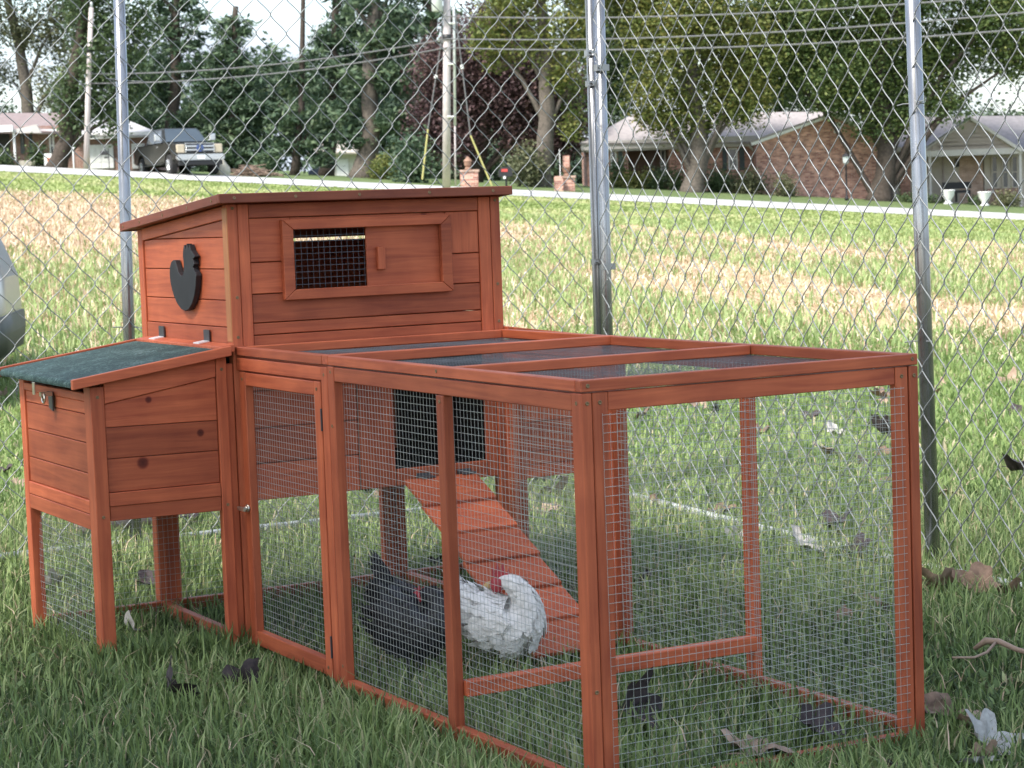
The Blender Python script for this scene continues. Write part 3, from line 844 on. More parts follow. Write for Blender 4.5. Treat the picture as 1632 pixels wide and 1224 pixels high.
# ------------------------------------------------------------------ grass, straw and weeds (real blades)
def blades(name, mat, a, d, h, wd, lean, tone, zoff=0.0, seg=2):
    n = len(a)
    x = CAM.x + a * RH.x + d * FH.x; y = CAM.y + a * RH.y + d * FH.y
    edge = ((x > -0.07) & (x < 0.03) & (y > -0.1) & (y < 1.42)) | ((x > -0.05) & (x < 0.70) & (y > -0.07) & (y < 0.03))
    h = h * np.where(edge, 0.62, 1.0)
    z0 = zt(a, d) + zoff
    th = rng.uniform(0, 2 * math.pi, n)           # lean direction
    ph = th + math.pi / 2 + rng.uniform(-0.6, 0.6, n)
    cx, sx = np.cos(ph), np.sin(ph)
    lx, ly = np.cos(th) * lean * h, np.sin(th) * lean * h
    base = np.stack([a, d, z0], -1)
    wv = np.stack([cx * wd / 2, sx * wd / 2, np.zeros(n)], -1)
    up = np.sqrt(np.maximum(0.05, 1 - np.minimum(lean, 0.97) ** 2)) * h
    m1 = base + np.stack([lx * 0.28, ly * 0.28, up * 0.62], -1)
    tip = base + np.stack([lx, ly, up], -1)
    V = np.stack([base - wv, base + wv, m1 + wv * 0.8, m1 - wv * 0.8, tip], 1).reshape(-1, 3)
    b = np.arange(n) * 5
    Q = np.stack([b, b + 1, b + 2, b + 3], -1)
    Tt = np.stack([b + 3, b + 2, b + 4], -1)
    me = arrays_mesh(name, V, [Q, Tt], True, {'tone': np.concatenate([tone, tone])})
    return link(name, me, mat, None, GF, 'stuff')
def scatter(n, d0, d1, margin=0.36, power=1.0):
    """random ground spots; density falls with distance"""
    u = rng.uniform(0, 1, n)
    d = d0 * (d1 / d0) ** u if power == 1.0 else (d0 ** power + u * (d1 ** power - d0 ** power)) ** (1 / power)
    a = rng.uniform(-1, 1, n) * (margin * d + 0.35)
    return a, d
def patch(a, d, s, seed=0.0):
    """smooth patchiness in 0..1"""
    v = np.sin(a * s + 1.7 * np.sin(d * s * 0.63 + seed)) + np.sin(d * s * 0.81 + 1.9 * np.sin(a * s * 0.57 - seed)) + 0.6 * np.sin(a * s * 2.3 + d * s * 1.9 + seed * 2)
    return 0.5 + v / 5.2
STRAW = tone_mat('straw', [(0.0, (0.30, 0.205, 0.125)), (0.4, (0.55, 0.41, 0.28)), (0.8, (0.70, 0.56, 0.41)), (1.0, (0.78, 0.68, 0.53))], 0.7, 0.15)
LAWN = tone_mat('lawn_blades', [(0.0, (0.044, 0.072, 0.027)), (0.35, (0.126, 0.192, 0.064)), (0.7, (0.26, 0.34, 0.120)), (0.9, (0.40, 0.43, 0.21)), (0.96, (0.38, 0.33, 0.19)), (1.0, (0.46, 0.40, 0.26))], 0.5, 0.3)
LAWN2 = tone_mat('sunlit_lawn_blades', [(0.0, (0.10, 0.16, 0.05)), (0.35, (0.17, 0.26, 0.08)), (0.7, (0.27, 0.36, 0.12)), (0.9, (0.36, 0.42, 0.18)), (0.96, (0.52, 0.45, 0.29)), (1.0, (0.60, 0.53, 0.37))], 0.5, 0.4)  # paler copy of the lawn colours with open sunlight painted in
a, d = scatter(230000, 2.25, 7.2, power=1.25)
pt = patch(a, d, 3.1, 0.4)
tall = rng.random(len(a)) < 0.30 + 0.25 * pt
h = np.where(tall, rng.uniform(0.040, 0.072, len(a)), rng.uniform(0.016, 0.040, len(a))) * (0.75 + 0.5 * pt)
tone = np.clip(np.where(tall, 0.36, 0.14) + 0.26 * pt + rng.normal(0, 0.20, len(a)) + 0.10 * np.clip((d - 4.9) / 1.5, 0, 1), 0, 0.93)  # shade between short blades and daylight farther off are put into the tone
tone = np.where(rng.random(len(a)) < 0.035, 0.97, tone)
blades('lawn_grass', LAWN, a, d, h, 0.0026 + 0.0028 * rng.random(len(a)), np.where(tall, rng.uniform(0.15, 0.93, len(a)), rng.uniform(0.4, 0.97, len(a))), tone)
a, d = scatter(9000, 2.25, 7.2, power=1.25)
keep = rng.random(len(a)) < np.clip(patch(a, d, 4.3, 7.0) * 2.4 - 0.9, 0, 1)
a, d = a[keep], d[keep]
blades('clover_leaves', LAWN, a, d, rng.uniform(0.018, 0.034, len(a)), rng.uniform(0.008, 0.016, len(a)), rng.uniform(0.7, 0.98, len(a)), np.clip(rng.normal(0.45, 0.18, len(a)), 0, 0.9), 0.012)
a, d = scatter(3500, 2.25, 7.2, power=1.25)
blades('dead_thatch', STRAW, a, d, rng.uniform(0.03, 0.09, len(a)), rng.uniform(0.0016, 0.0034, len(a)), rng.uniform(0.8, 0.99, len(a)), rng.random(len(a)) * 0.7, 0.015)
a, d = scatter(120000, 6.4, 14.0, power=1.3)
pt = patch(a, d, 1.6, 2.0)
h = (0.024 + 0.030 * rng.random(len(a))) * (0.8 + 0.5 * pt)
tone = np.clip(0.36 + 0.35 * pt + rng.normal(0, 0.15, len(a)), 0, 0.92)
tone = np.where(rng.random(len(a)) < 0.06, 0.97, tone)
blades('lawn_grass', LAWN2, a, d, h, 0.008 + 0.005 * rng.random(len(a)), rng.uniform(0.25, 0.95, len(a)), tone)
# tall blades hugging the coop timbers
e_a, e_d = [], []
for _ in range(2600):
    s_ = rng.random()
    if s_ < 0.45: p = Vector((rng.normal(-0.03, 0.03), rng.uniform(-0.1, 1.5), 0))
    elif s_ < 0.75: p = Vector((rng.uniform(-0.36, 0.05), rng.normal(1.42, 0.04), 0))
    else: p = Vector((rng.uniform(-0.05, 0.72), rng.normal(-0.035, 0.03), 0))
    q = p - Vector((CAM.x, CAM.y, 0)); e_a.append(q.dot(RH)); e_d.append(q.dot(FH))
e_a, e_d = np.array(e_a), np.array(e_d)
blades('lawn_grass', LAWN, e_a, e_d, rng.uniform(0.03, 0.08, len(e_a)), 0.0045 + 0.002 * rng.random(len(e_a)), rng.uniform(0.05, 0.7, len(e_a)), np.clip(rng.normal(0.38, 0.18, len(e_a)), 0, 1))
WEED = tone_mat('field_weeds', [(0.0, (0.17, 0.25, 0.08)), (0.5, (0.29, 0.39, 0.14)), (1.0, (0.46, 0.53, 0.25))], 0.5, 0.35)
def side_u(a, d): return 816 + FPX * a / d
def left_side(u_): return np.clip((900 - u_) / 500, 0, 1)
a, d = scatter(270000, 10.8, 54.0, margin=0.30, power=1.45)
u_ = side_u(a, d)
dens = np.clip((d - 11.0) / 2.5, 0, 1) * np.clip((54 - 12 * (1 - left_side(u_)) - d) / 12, 0, 1)
dens = dens * (0.22 + 0.12 * left_side(u_) + 0.62 * patch(a * 1.3, d * 0.30, 0.9, 5.0) + 1.1 * left_side(u_) * np.clip((d - 19) / 6, 0, 1))
keep = rng.random(len(a)) < dens
a, d = a[keep], d[keep]
stand = rng.random(len(a)) < 0.12
blades('stubble_straw', STRAW, a, d, np.where(stand, rng.uniform(0.06, 0.14, len(a)), rng.uniform(0.05, 0.16, len(a))), 0.005 + 0.00042 * d * (0.6 + rng.random(len(a))), np.where(stand, rng.uniform(0.1, 0.6, len(a)), rng.uniform(0.86, 0.985, len(a))), rng.random(len(a)))
a, d = scatter(210000, 10.5, 50.0, margin=0.30, power=1.4)
u_ = side_u(a, d)
band = np.exp(-((d - (15.5 + 3.5 * (u_ > 700))) / 5.0) ** 2) + 0.48 * np.clip((d - 11) / 3, 0, 1) * (1 - 0.95 * left_side(u_) * np.clip((d - 20) / 6, 0, 1))
keep = (rng.random(len(a)) < band * np.clip(patch(a * 1.2, d * 0.35, 1.1, 9.0) * 2.0 - 0.35, 0, 1))
a, d = a[keep], d[keep]
blades('field_weeds', WEED, a, d, rng.uniform(0.04, 0.145, len(a)), 0.006 + 0.00045 * d * (0.6 + rng.random(len(a))), rng.uniform(0.2, 0.9, len(a)), rng.random(len(a)))
a, d = scatter(52000, 40.0, 84.0, margin=0.29, power=1.2)
keep = rng.random(len(a)) < np.clip((d - 40) / 12, 0, 1)
a, d = a[keep], d[keep]
MOWN = tone_mat('mown_verge', [(0.0, (0.21, 0.27, 0.09)), (0.6, (0.31, 0.37, 0.14)), (1.0, (0.47, 0.45, 0.25))], 0.6, 0.3)
blades('verge_grass', MOWN, a, d, rng.uniform(0.04, 0.09, len(a)), 0.05 + 0.05 * rng.random(len(a)), rng.uniform(0.4, 0.95, len(a)), np.clip(patch(a, d, 0.35, 3.0) + rng.normal(0, .15, len(a)), 0, 1))

# ------------------------------------------------------------------ trees
BARK = simple('grey_brown_bark', (0.115, 0.098, 0.082), 0.9, 0, 0.35, 9, 0.2, 0.8)
BARKD = simple('dark_bark', (0.065, 0.052, 0.043), 0.9, 0, 0.35, 9, 0.2, 0.8)
def leafmat(name, a, b_, c, tr=0.3): return tone_mat(name, [(0.0, a), (0.5, b_), (1.0, c)], 0.6, tr)
L_MAPLE = leafmat('maple_leaves', (0.050, 0.085, 0.030), (0.110, 0.160, 0.052), (0.24, 0.26, 0.085))
L_YELL = leafmat('yellowing_leaves', (0.081, 0.121, 0.032), (0.184, 0.207, 0.057), (0.333, 0.287, 0.092))
L_DARKG = leafmat('deep_green_leaves', (0.042, 0.072, 0.034), (0.085, 0.130, 0.055), (0.16, 0.20, 0.085))
L_PURP = leafmat('purple_leaves', (0.045, 0.027, 0.030), (0.093, 0.054, 0.057), (0.173, 0.105, 0.093), 0.15)
L_PINE = leafmat('pine_needles', (0.040, 0.072, 0.046), (0.085, 0.135, 0.076), (0.17, 0.225, 0.115), 0.2)
L_OLIVE = leafmat('olive_sparse_leaves', (0.077, 0.094, 0.050), (0.143, 0.154, 0.083), (0.242, 0.231, 0.121))
L_FAR = leafmat('far_foliage', (0.034, 0.061, 0.037), (0.071, 0.105, 0.058), (0.128, 0.162, 0.085), 0.1)

def crown_arrays(blobs, leaf, cover, flat=1.0, clump=True, aspect=1.0, droop=0.0):
    """leaf-sized quads gathered in clumps inside ellipsoids; blobs: (centre, rx, ry, rz)"""
    VS, TN = [], []
    for (c, rx, ry, rz) in blobs:
        n = max(20, int(6.5 * cover * math.pi * rx * rz / (leaf * leaf * aspect)))
        k = max(4, int(n / 40))
        # clump centres, thicker towards the shell
        dirs = rng.normal(size=(k, 3)); dirs /= np.linalg.norm(dirs, axis=1)[:, None]
        rad = rng.uniform(0.15, 1.0, k) ** 0.5
        cc = dirs * rad[:, None] * np.array([rx, ry, rz]) * rng.uniform(0.86, 1.12, (k, 1))
        ctone = np.clip(rng.normal(0.42, 0.20, k) + 0.10 * dirs[:, 2], 0, 1)
        idx = rng.integers(0, k, n)
        sp = 0.15 * (rx + rz) * 0.5 + leaf * 0.9
        p = cc[idx] + rng.normal(size=(n, 3)) * np.array([sp, sp, sp * flat])
        tn = np.clip(ctone[idx] + rng.normal(0, 0.12, n), 0, 1)
        nn = rng.normal(size=(n, 3)); nn[:, 2] = np.abs(nn[:, 2]) + 0.3
        nn /= np.linalg.norm(nn, axis=1)[:, None]
        t1 = np.cross(nn, rng.normal(size=(n, 3))); t1 /= np.linalg.norm(t1, axis=1)[:, None]
        t1[:, 2] -= droop; t1 /= np.linalg.norm(t1, axis=1)[:, None]
        t2 = np.cross(nn, t1); t2 /= np.linalg.norm(t2, axis=1)[:, None]
        s = leaf * rng.uniform(0.6, 1.3, n)[:, None] / 2
        ctr = p + np.array(c)
        q = np.stack([ctr - t1 * s * aspect, ctr + t2 * s * 0.62, ctr + t1 * s * aspect, ctr - t2 * s * 0.62], 1)
        VS.append(q.reshape(-1, 3)); TN.append(tn)
    V = np.concatenate(VS); tn = np.concatenate(TN)
    F = np.arange(len(V)).reshape(-1, 4)
    return V, F, tn

def tree(name, label, u, d, trunk_px, blobs, lmat, bark, r0, group='trees across the road', leaf=0.19, cover=3.0, flat=1.0, aspect=1.0, droop=0.0, limbs=8, vbase=None, squash=0.8):
    """trunk_px: (u, v) way points of the trunk; blobs: (u, v, ru, rv) of the crown, all at distance d"""
    base = G(u, d)
    root = empty(name, base, 0, label, 'tree', group)
    inv = Matrix.Translation(-base)
    pts = [base + Vector((0, 0, -0.2))] + [at(x, y, d) for x, y in trunk_px]
    m = MB()
    nseg = len(pts)
    fine = []
    for i in range(nseg - 1):
        for k in range(4):
            f = k / 4
            p = pts[i].lerp(pts[i + 1], f)
            if i + k: p = p + Vector((random.uniform(-1, 1), random.uniform(-1, 1), 0)) * r0 * 0.12
            fine.append(p)
    fine.append(pts[-1])
    N_ = len(fine)
    rr = [r0 * (1.35 if i == 0 else 1.12 if i == 1 else 1.0 - 0.62 * i / N_) for i in range(N_)]
    m.tube(fine, rr, 9)
    B = []
    for (bu, bv, bru, brv) in blobs:
        c = at(bu, bv, d + random.uniform(-0.5, 0.5) * bru * d / FPX * squash)
        B.append((c, bru * d / FPX, bru * d / FPX * squash, brv * d / FPX))
    for k in range(min(limbs, len(B) * 2)):
        c, rx, ry, rz_ = B[k % len(B)]
        tgt = Vector(c) + Vector((random.uniform(-.6, .6) * rx, random.uniform(-.6, .6) * ry, random.uniform(-.3, .6) * rz_))
        cand = [p for p in fine if p.z < tgt.z - 0.15] or fine[1:3]
        st = min(cand, key=lambda p: abs((p - tgt).length - 0.9 * abs(tgt.z - p.z) * 1.3))
        mid = st.lerp(tgt, 0.5) + Vector((0, 0, 0.12 * (tgt - st).length))
        m.tube([st, st.lerp(mid, 0.5) + Vector((0, 0, .05)), mid, tgt], [r0 * 0.34, r0 * 0.26, r0 * 0.2, r0 * 0.06], 6, False)
    m.build('trunk', bark, root, smooth=True, matrix=inv)
    V, F, tn = crown_arrays([(np.array(c), rx, ry, rz_) for c, rx, ry, rz_ in B], leaf, cover, flat, aspect=aspect, droop=droop)
    link('crown', arrays_mesh('crown', V, F, False, {'tone': tn}), lmat, root, inv)
    return root

def pine_blobs(u, vtop, vbot, w, n, seed):
    """tiers of drooping plates with gaps between them"""
    rs = random.Random(seed)
    out = []
    for k in range(n):
        f = k / (n - 1)
        v = vtop + (vbot - vtop) * f
        half = w * (0.28 + 0.72 * f ** 0.8)
        for s in (-1, 1):
            if rs.random() < 0.88:
                out.append((u + s * half * rs.uniform(0.35, 0.75), v + rs.uniform(-10, 10), half * rs.uniform(0.38, 0.58), rs.uniform(13, 24)))
        if rs.random() < 0.6: out.append((u + rs.uniform(-.3, .3) * half, v + rs.uniform(-8, 8), half * 0.4, rs.uniform(16, 26)))
    return out

# left: sparse olive tree with a leaning trunk, then the bushy dark one by the garage
tree('leaning_tree', 'sparse olive tree with a leaning trunk above the pink roofed house', 45, 112, [(46, 205), (40, 120), (28, 60), (8, -10), (-20, -80)],
     [(20, 30, 55, 45), (70, 55, 40, 40), (115, 30, 50, 50), (10, 120, 28, 22), (90, 130, 34, 26), (120, 95, 30, 35), (85, 175, 26, 18), (40, -40, 80, 40), (-60, 40, 60, 70), (-40, 140, 40, 40), (120, -50, 60, 40)], L_OLIVE, BARK, 0.40, cover=1.55)
tree('shade_tree', 'dark leafy tree in front of the left house, its foliage hanging low over the trunk', 105, 91.5, [(106, 225), (108, 170), (120, 100), (135, 20), (140, -60)],
     [(120, 200, 28, 26), (150, 150, 40, 44), (170, 90, 42, 55), (150, 30, 46, 45), (185, 190, 22, 26), (205, 130, 30, 50), (110, 150, 26, 30), (165, -30, 60, 40), (212, 40, 30, 50)], L_DARKG, BARKD, 0.40, cover=2.6)
# pines
PG = 'tall pines beyond the road'
tree('pine_tree', 'tall pine with a bare trunk behind the pickup truck', 279, 118, [(279, 150), (279, 60), (281, -60)], pine_blobs(280, -30, 225, 78, 9, 3), L_PINE, BARKD, 0.42, PG, 0.21, 2.5, 0.45, 2.2, 0.25)
tree('pine_tree', 'dense dark pine just right of the pickup truck', 372, 116, [(372, 190), (374, 80), (376, 10)], pine_blobs(372, 48, 262, 78, 10, 8) + [(400, 250, 50, 22), (350, 235, 36, 26)], L_PINE, BARKD, 0.36, PG, 0.21, 3.0, 0.45, 2.2, 0.25)
tree('pine_tree', 'slim pine with a thin straight trunk against the open sky', 482, 110, [(480, 180), (482, 60), (484, -80)], pine_blobs(470, 110, 262, 66, 6, 5) + [(440, 95, 26, 14), (508, 90, 22, 14)], L_PINE, BARKD, 0.22, PG, 0.20, 2.4, 0.45, 2.2, 0.25)
tree('pine_tree', 'broad pine overhanging the small white house', 532, 122, [(532, 200), (534, 90), (536, -20)], pine_blobs(545, -25, 200, 96, 9, 12), L_PINE, BARKD, 0.40, PG, 0.21, 2.8, 0.45, 2.2, 0.25)
tree('pine_tree', 'stout trunked pine left of the utility pole with transformer', 590, 108, [(590, 225), (592, 100), (598, -60)], pine_blobs(604, -40, 226, 84, 10, 21) + [(640, 120, 40, 26), (628, 60, 46, 30)], L_PINE, BARK, 0.62, PG, 0.21, 3.0, 0.45, 2.2, 0.25)
tree('pine_tree', 'farthest pine, seen through the gap behind the first pines', 690, 140, [(690, 120), (690, 0), (690, -60)], pine_blobs(680, -50, 110, 70, 6, 31), L_PINE, BARKD, 0.40, PG, 0.26, 2.6, 0.45, 2.2, 0.25)
# purple leaved tree, big trunk tree, two street trees in front of the brick houses
tree('purple_tree', 'purple leaved tree with a dark heavy crown behind the utility pole', 765, 103, [(768, 230), (775, 150), (780, 80)],
     [(700, 130, 46, 60), (760, 90, 62, 62), (830, 110, 62, 70), (780, 170, 76, 56), (690, 200, 38, 46), (880, 150, 50, 62), (735, 235, 42, 30), (850, 215, 58, 40), (800, 40, 56, 40), (905, 215, 36, 40)], L_PURP, BARKD, 0.42, cover=3.0)
tree('old_maple', 'old maple with a thick grey trunk beside the brick mailbox pillar', 872, 97, [(868, 240), (872, 160), (868, 80), (862, 0), (858, -90)],
     [(800, 25, 40, 36), (790, 85, 30, 26), (905, 45, 42, 50), (900, 120, 30, 36), (840, -20, 60, 40), (770, 60, 30, 20), (915, 200, 18, 30), (845, 70, 26, 30), (920, -30, 60, 50)], L_YELL, BARK, 0.47, limbs=5, cover=2.3, leaf=0.19)
tree('street_tree', 'many stemmed yellow green tree growing in front of the left brick house', 1112, 98.6, [(1112, 262), (1114, 215), (1108, 160), (1096, 80), (1080, 0), (1070, -60)],
     [(1050, 150, 52, 48), (1100, 190, 50, 28), (1140, 140, 58, 52), (1060, 70, 66, 56), (1150, 60, 66, 60), (1020, 30, 46, 50), (1110, 10, 80, 46), (1190, 150, 42, 46), (1210, 80, 40, 60), (1170, 172, 30, 22), (1090, -50, 110, 40), (1040, 185, 24, 22), (1000, -20, 50, 50)], L_YELL, BARK, 0.50, cover=2.9, leaf=0.19, limbs=14)
tree('street_tree', 'large green tree whose dark trunk stands by the fence post at right', 1408, 99, [(1410, 270), (1412, 210), (1402, 130), (1396, 60), (1390, -40)],
     [(1280, 60, 66, 62), (1350, 110, 64, 66), (1255, 118, 50, 40), (1340, 150, 50, 34), (1420, 60, 70, 70), (1430, 150, 46, 50), (1480, 110, 50, 56), (1540, 70, 60, 56), (1600, 30, 60, 50), (1620, 90, 40, 44), (1510, 165, 34, 26), (1340, 0, 90, 50), (1470, -20, 100, 50), (1400, -70, 140, 40), (1240, 10, 40, 50), (1392, 196, 34, 26), (1445, 190, 28, 22), (1580, -30, 80, 50), (1680, 60, 60, 70)], L_MAPLE, BARKD, 0.55, cover=3.2, leaf=0.19, limbs=16)
tree('backing_tree', 'dark green tree filling the gap behind the fence corner post', 962, 128, [(962, 220), (962, 100)],
     [(950, 60, 50, 60), (985, 120, 46, 56), (940, 160, 40, 40), (960, -20, 60, 50), (1000, 40, 40, 60), (975, 190, 40, 26)], L_DARKG, BARKD, 0.40, cover=3.0, leaf=0.24)
tree('backing_tree', 'deep green tree rising behind the roof ridge of the big brick gable', 1310, 126, [(1310, 200), (1310, 90)],
     [(1230, 120, 50, 56), (1290, 80, 56, 60), (1350, 110, 56, 60), (1260, 160, 40, 26), (1320, 165, 50, 26), (1400, 130, 46, 56), (1200, 60, 40, 60), (1180, 150, 40, 34)], L_DARKG, BARKD, 0.40, cover=2.8, leaf=0.24)
# a wood behind everything, reading as one mass
wb = []
for k in range(64):
    u_ = 600 + 420 * (k / 63) if k < 40 else 200 + 440 * ((k - 40) / 23)
    d_ = 170 + 18 * random.random()
    vt = 110 + 130 * random.random() if k < 40 else 120 + 140 * random.random()
    c = at(u_, vt, d_)
    wb.append((np.array(c), 45 * d_ / FPX, 3.0, 44 * d_ / FPX))
for k in range(26):
    d_ = 150 + 10 * random.random()
    c = at(640 + 320 * k / 25, 250 + 30 * random.random(), d_)
    wb.append((np.array(c), 30 * d_ / FPX, 2.0, 30 * d_ / FPX))
for k in range(16):
    d_ = 230
    c = at(-120 + 250 * k / 15 if k < 9 else 1470 + 60 * (k - 9), 205 if k < 9 else 196, d_)
    wb.append((np.array(c), 34 * d_ / FPX, 4.0, 26 * d_ / FPX))
V, F, tn = crown_arrays(wb, 0.55, 2.4)
link('woods', arrays_mesh('woods', V, F, False, {'tone': tn}), L_FAR, None, None, 'stuff')
# the tree over the camera: it throws the shade the coop stands in
sh = empty('shade_maple', AD(-3.6, -2.2, 0), 0, 'big maple behind the camera that shades the coop', 'tree')
iv = Matrix.Translation(-sh.location)
MB().tube([AD(-3.6, -2.2, -0.2), AD(-3.55, -2.2, 2), AD(-3.4, -1.7, 4), AD(-3.0, -0.6, 6.5)], [0.36, 0.30, 0.25, 0.16], 12).tube([AD(-3.5, -2.1, 2.6), AD(-2.9, -0.8, 4.2), AD(-2.0, 0.8, 5.2)], [0.16, 0.12, 0.05], 8).build('trunk', BARK, sh, smooth=True, matrix=iv)
cb = []
for k in range(30):
    a_, d_ = random.uniform(-4.6, -1.5), random.uniform(-1.3, 1.1)
    cb.append((np.array(AD(a_, d_, 5.1 + 1.5 * random.random())), 1.0, 1.0, 0.55))
V, F, tn = crown_arrays(cb, 0.17, 1.0)
link('crown', arrays_mesh('crown', V, F, False, {'tone': tn}), L_MAPLE, sh, iv)

# ------------------------------------------------------------------ houses, truck and street things across the field
BRICK = brick_mat('red_brick', (0.24, 0.088, 0.066), (0.66, 0.37, 0.28), (0.50, 0.43, 0.38))
BRICKD = brick_mat('brown_brick', (0.22, 0.12, 0.09), (0.33, 0.19, 0.15), (0.38, 0.34, 0.31))
BRICKT = brick_mat('tan_brick', (0.34, 0.22, 0.16), (0.46, 0.32, 0.25), (0.45, 0.40, 0.35))
ROOFP = simple('pale_pinkish_shingles', (0.34, 0.305, 0.30), 0.9, 0, 0.16, 5)
ROOFR = simple('faded_red_shingles', (0.225, 0.175, 0.168), 0.9, 0, 0.14, 5)
ROOFG = simple('purple_grey_shingles', (0.21, 0.195, 0.20), 0.9, 0, 0.14, 5)
ROOFW = simple('pale_grey_shingles', (0.42, 0.41, 0.42), 0.9, 0, 0.12, 5)
TRIM = simple('off_white_trim', (0.52, 0.49, 0.47), 0.6, 0, 0.06)
WHITEP = simple('white_paint', (0.78, 0.78, 0.77), 0.5, 0, 0.05)
BEIGE = simple('beige_siding', (0.42, 0.37, 0.31), 0.7, 0, 0.08)
TAUPE = simple('taupe_siding', (0.33, 0.275, 0.25), 0.7, 0, 0.06)
SHUT = simple('dark_teal_shutter', (0.055, 0.075, 0.080), 0.6, 0, 0.15)
DARKW = simple('dark_door_and_shade', (0.030, 0.028, 0.028), 0.7, 0, 0.3)
def glass_mat(name, col, rough=0.08):
    m, n, l, b = new_mat(name)
    b.inputs['Base Color'].default_value = (*col, 1); b.inputs['Roughness'].default_value = rough
    b.inputs['Specular IOR Level'].default_value = 0.8
    return m
GLASS = glass_mat('window_glass', (0.05, 0.06, 0.07))

class Site:
    """a thing across the field: local x = right, y = away, z = up, origin on the ground at column u, distance d"""
    def __init__(s, name, u, d, label, cat, group=None, base_v=None):
        s.u, s.d = u, d
        s.p = G(u, d)
        if base_v is not None: s.p.z = at(u, base_v, d).z
        s.root = empty(name, s.p, -YAW, label, cat, group)
    def xz(s, u, v, dy=0.0):
        q = at(u, v, s.d + dy) - s.p
        return q.dot(RH), q.z
    def rect(s, u0, v0, u1, v1, dy=0.0):
        x0, z1 = s.xz(u0, v0, dy); x1, z0 = s.xz(u1, v1, dy)
        return x0, x1, z0, z1
    def wall(s, name, mat, u0, v0, u1, v1, y0, y1, parent=None, bevel=0.0, dy=None):
        x0, x1, z0, z1 = s.rect(u0, v0, u1, v1, y0 if dy is None else dy)
        return MB().box(x0, x1, y0, y1, z0, z1).build(name, mat, parent or s.root, bevel)
    def poly(s, name, mat, uv, y0, y1, parent=None, dy=None):
        pts = [s.xz(u, v, y0 if dy is None else dy) for u, v in uv]
        return MB().prism(pts, y0, y1).build(name, mat, parent or s.root)
    def window(s, u0, v0, u1, v1, y, bars=1, frame=WHITEP, t=0.07):
        x0, x1, z0, z1 = s.rect(u0, v0, u1, v1, y)
        f = MB()
        f.box(x0, x0 + t, y - .05, y, z0, z1).box(x1 - t, x1, y - .05, y, z0, z1).box(x0 + t, x1 - t, y - .05, y, z1 - t, z1).box(x0 + t, x1 - t, y - .05, y, z0, z0 + t)
        f.box(x0 + t, x1 - t, y - .045, y - .002, (z0 + z1) / 2 - t / 3, (z0 + z1) / 2 + t / 3)
        for k in range(bars - 1):
            xx = x0 + (x1 - x0) * (k + 1) / bars
            f.box(xx - t / 2, xx + t / 2, y - .048, y - .003, z0 + t, z1 - t)
        o = f.build('window', frame, s.root)
        MB().box(x0 + t * .5, x1 - t * .5, y - .02, y - .004, z0 + t * .5, z1 - t * .5).build('pane', GLASS, o)
        return o
    def door_panels(s, name, mat, u0, v0, u1, v1, y, nr=4, nc=4):
        x0, x1, z0, z1 = s.rect(u0, v0, u1, v1, y)
        o = MB().box(x0, x1, y, y + .05, z0, z1).build(name, mat, s.root)
        for r_ in range(nr):
            for c_ in range(nc):
                a, b = x0 + (x1 - x0) * (c_ + .08) / nc, x0 + (x1 - x0) * (c_ + .92) / nc
                e, f = z0 + (z1 - z0) * (r_ + .08) / nr, z0 + (z1 - z0) * (r_ + .92) / nr
                MB().box(a, b, y - .02, y - .001, e, f).build('door_panel', mat, o)
        return o
def roof_poly(s, name, mat, pts, parent=None):
    """pts: (u, v, y) corner points of one roof plane, made into a slab"""
    P = []
    for u, v, y in pts:
        q = at(u, v, s.d + y) - s.p
        P.append(Vector((q.dot(RH), q.dot(FH), q.z)))
    n = (P[1] - P[0]).cross(P[2] - P[0]).normalized() * 0.10
    if n.z < 0: n = -n
    k = len(P)
    m = MB().add([p for p in P] + [p - n for p in P], [tuple(range(k)), tuple(range(k, 2 * k))[::-1]] + [(i, (i + 1) % k, k + (i + 1) % k, k + i) for i in range(k)])
    return m.build(name, mat, parent or s.root)

# brick house in the middle: long facade and a projecting brick gable
h = Site('brick_house', 1090, 103, 'red brick house with pale roof and big blank brick gable behind the many stemmed tree', 'house', 'houses across the road')
h.wall('brick_wall', BRICK, 935, 232, 1003, 312, 0, 7); h.wall('brick_wall', BRICK, 1066, 230, 1206, 312, 0.01, 7)
h.wall('entry_wall', simple('entry_dark_wood', (0.14, 0.085, 0.06), 0.8), 1000, 232, 1070, 312, 1.4, 6.9)  # back wall of the recessed entry, an even dark brown wood
h.wall('soffit', TRIM, 928, 228.5, 1208, 232.5, -0.5, 0.3); h.wall('gutter', TRIM, 926, 225.5, 1207, 230, -0.62, -0.5, bevel=0.02)
h.wall('door', simple('dark_front_door', (0.10, 0.05, 0.04), 0.5), 1030, 240, 1046, 302, 1.32, 1.39)
h.window(1052, 238, 1062, 290, 1.38); h.window(1050 - 12 + 30, 238, 1070, 238.5, 1.39) if False else None
h.window(1160, 236, 1176, 270, 0.0); h.wall('shutter', SHUT, 1151, 235, 1159, 271, -0.06, -0.005); h.wall('shutter', SHUT, 1178, 235, 1187, 271, -0.06, -0.005)
h.window(972, 236, 983, 270, 0.0); h.wall('shutter', SHUT, 985, 235, 993, 271, -0.06, -0.005)
dn = MB()
x0, z1 = h.xz(1192, 230, -0.4); x1, z0 = h.xz(1204, 308, -0.1)
dn.tube([(x0, -0.5, z1), (x1, -0.12, z1 - 0.35), (x1, -0.12, z0)], 0.06, 8)
dn.build('downspout', WHITEP, h.root, smooth=True)
roof_poly(h, 'roof', ROOFP, [(924, 228, -0.7), (1212, 226, -0.7), (1335, 178, 3.8), (1012, 180, 3.8), ])
roof_poly(h, 'roof', ROOFP, [(924, 228, -0.7), (1012, 180, 3.8), (950, 226, 7.5)])
roof_poly(h, 'roof', ROOFP, [(1012, 180, 3.8), (1335, 178, 3.8), (1340, 228, 8), (950, 228, 8)])
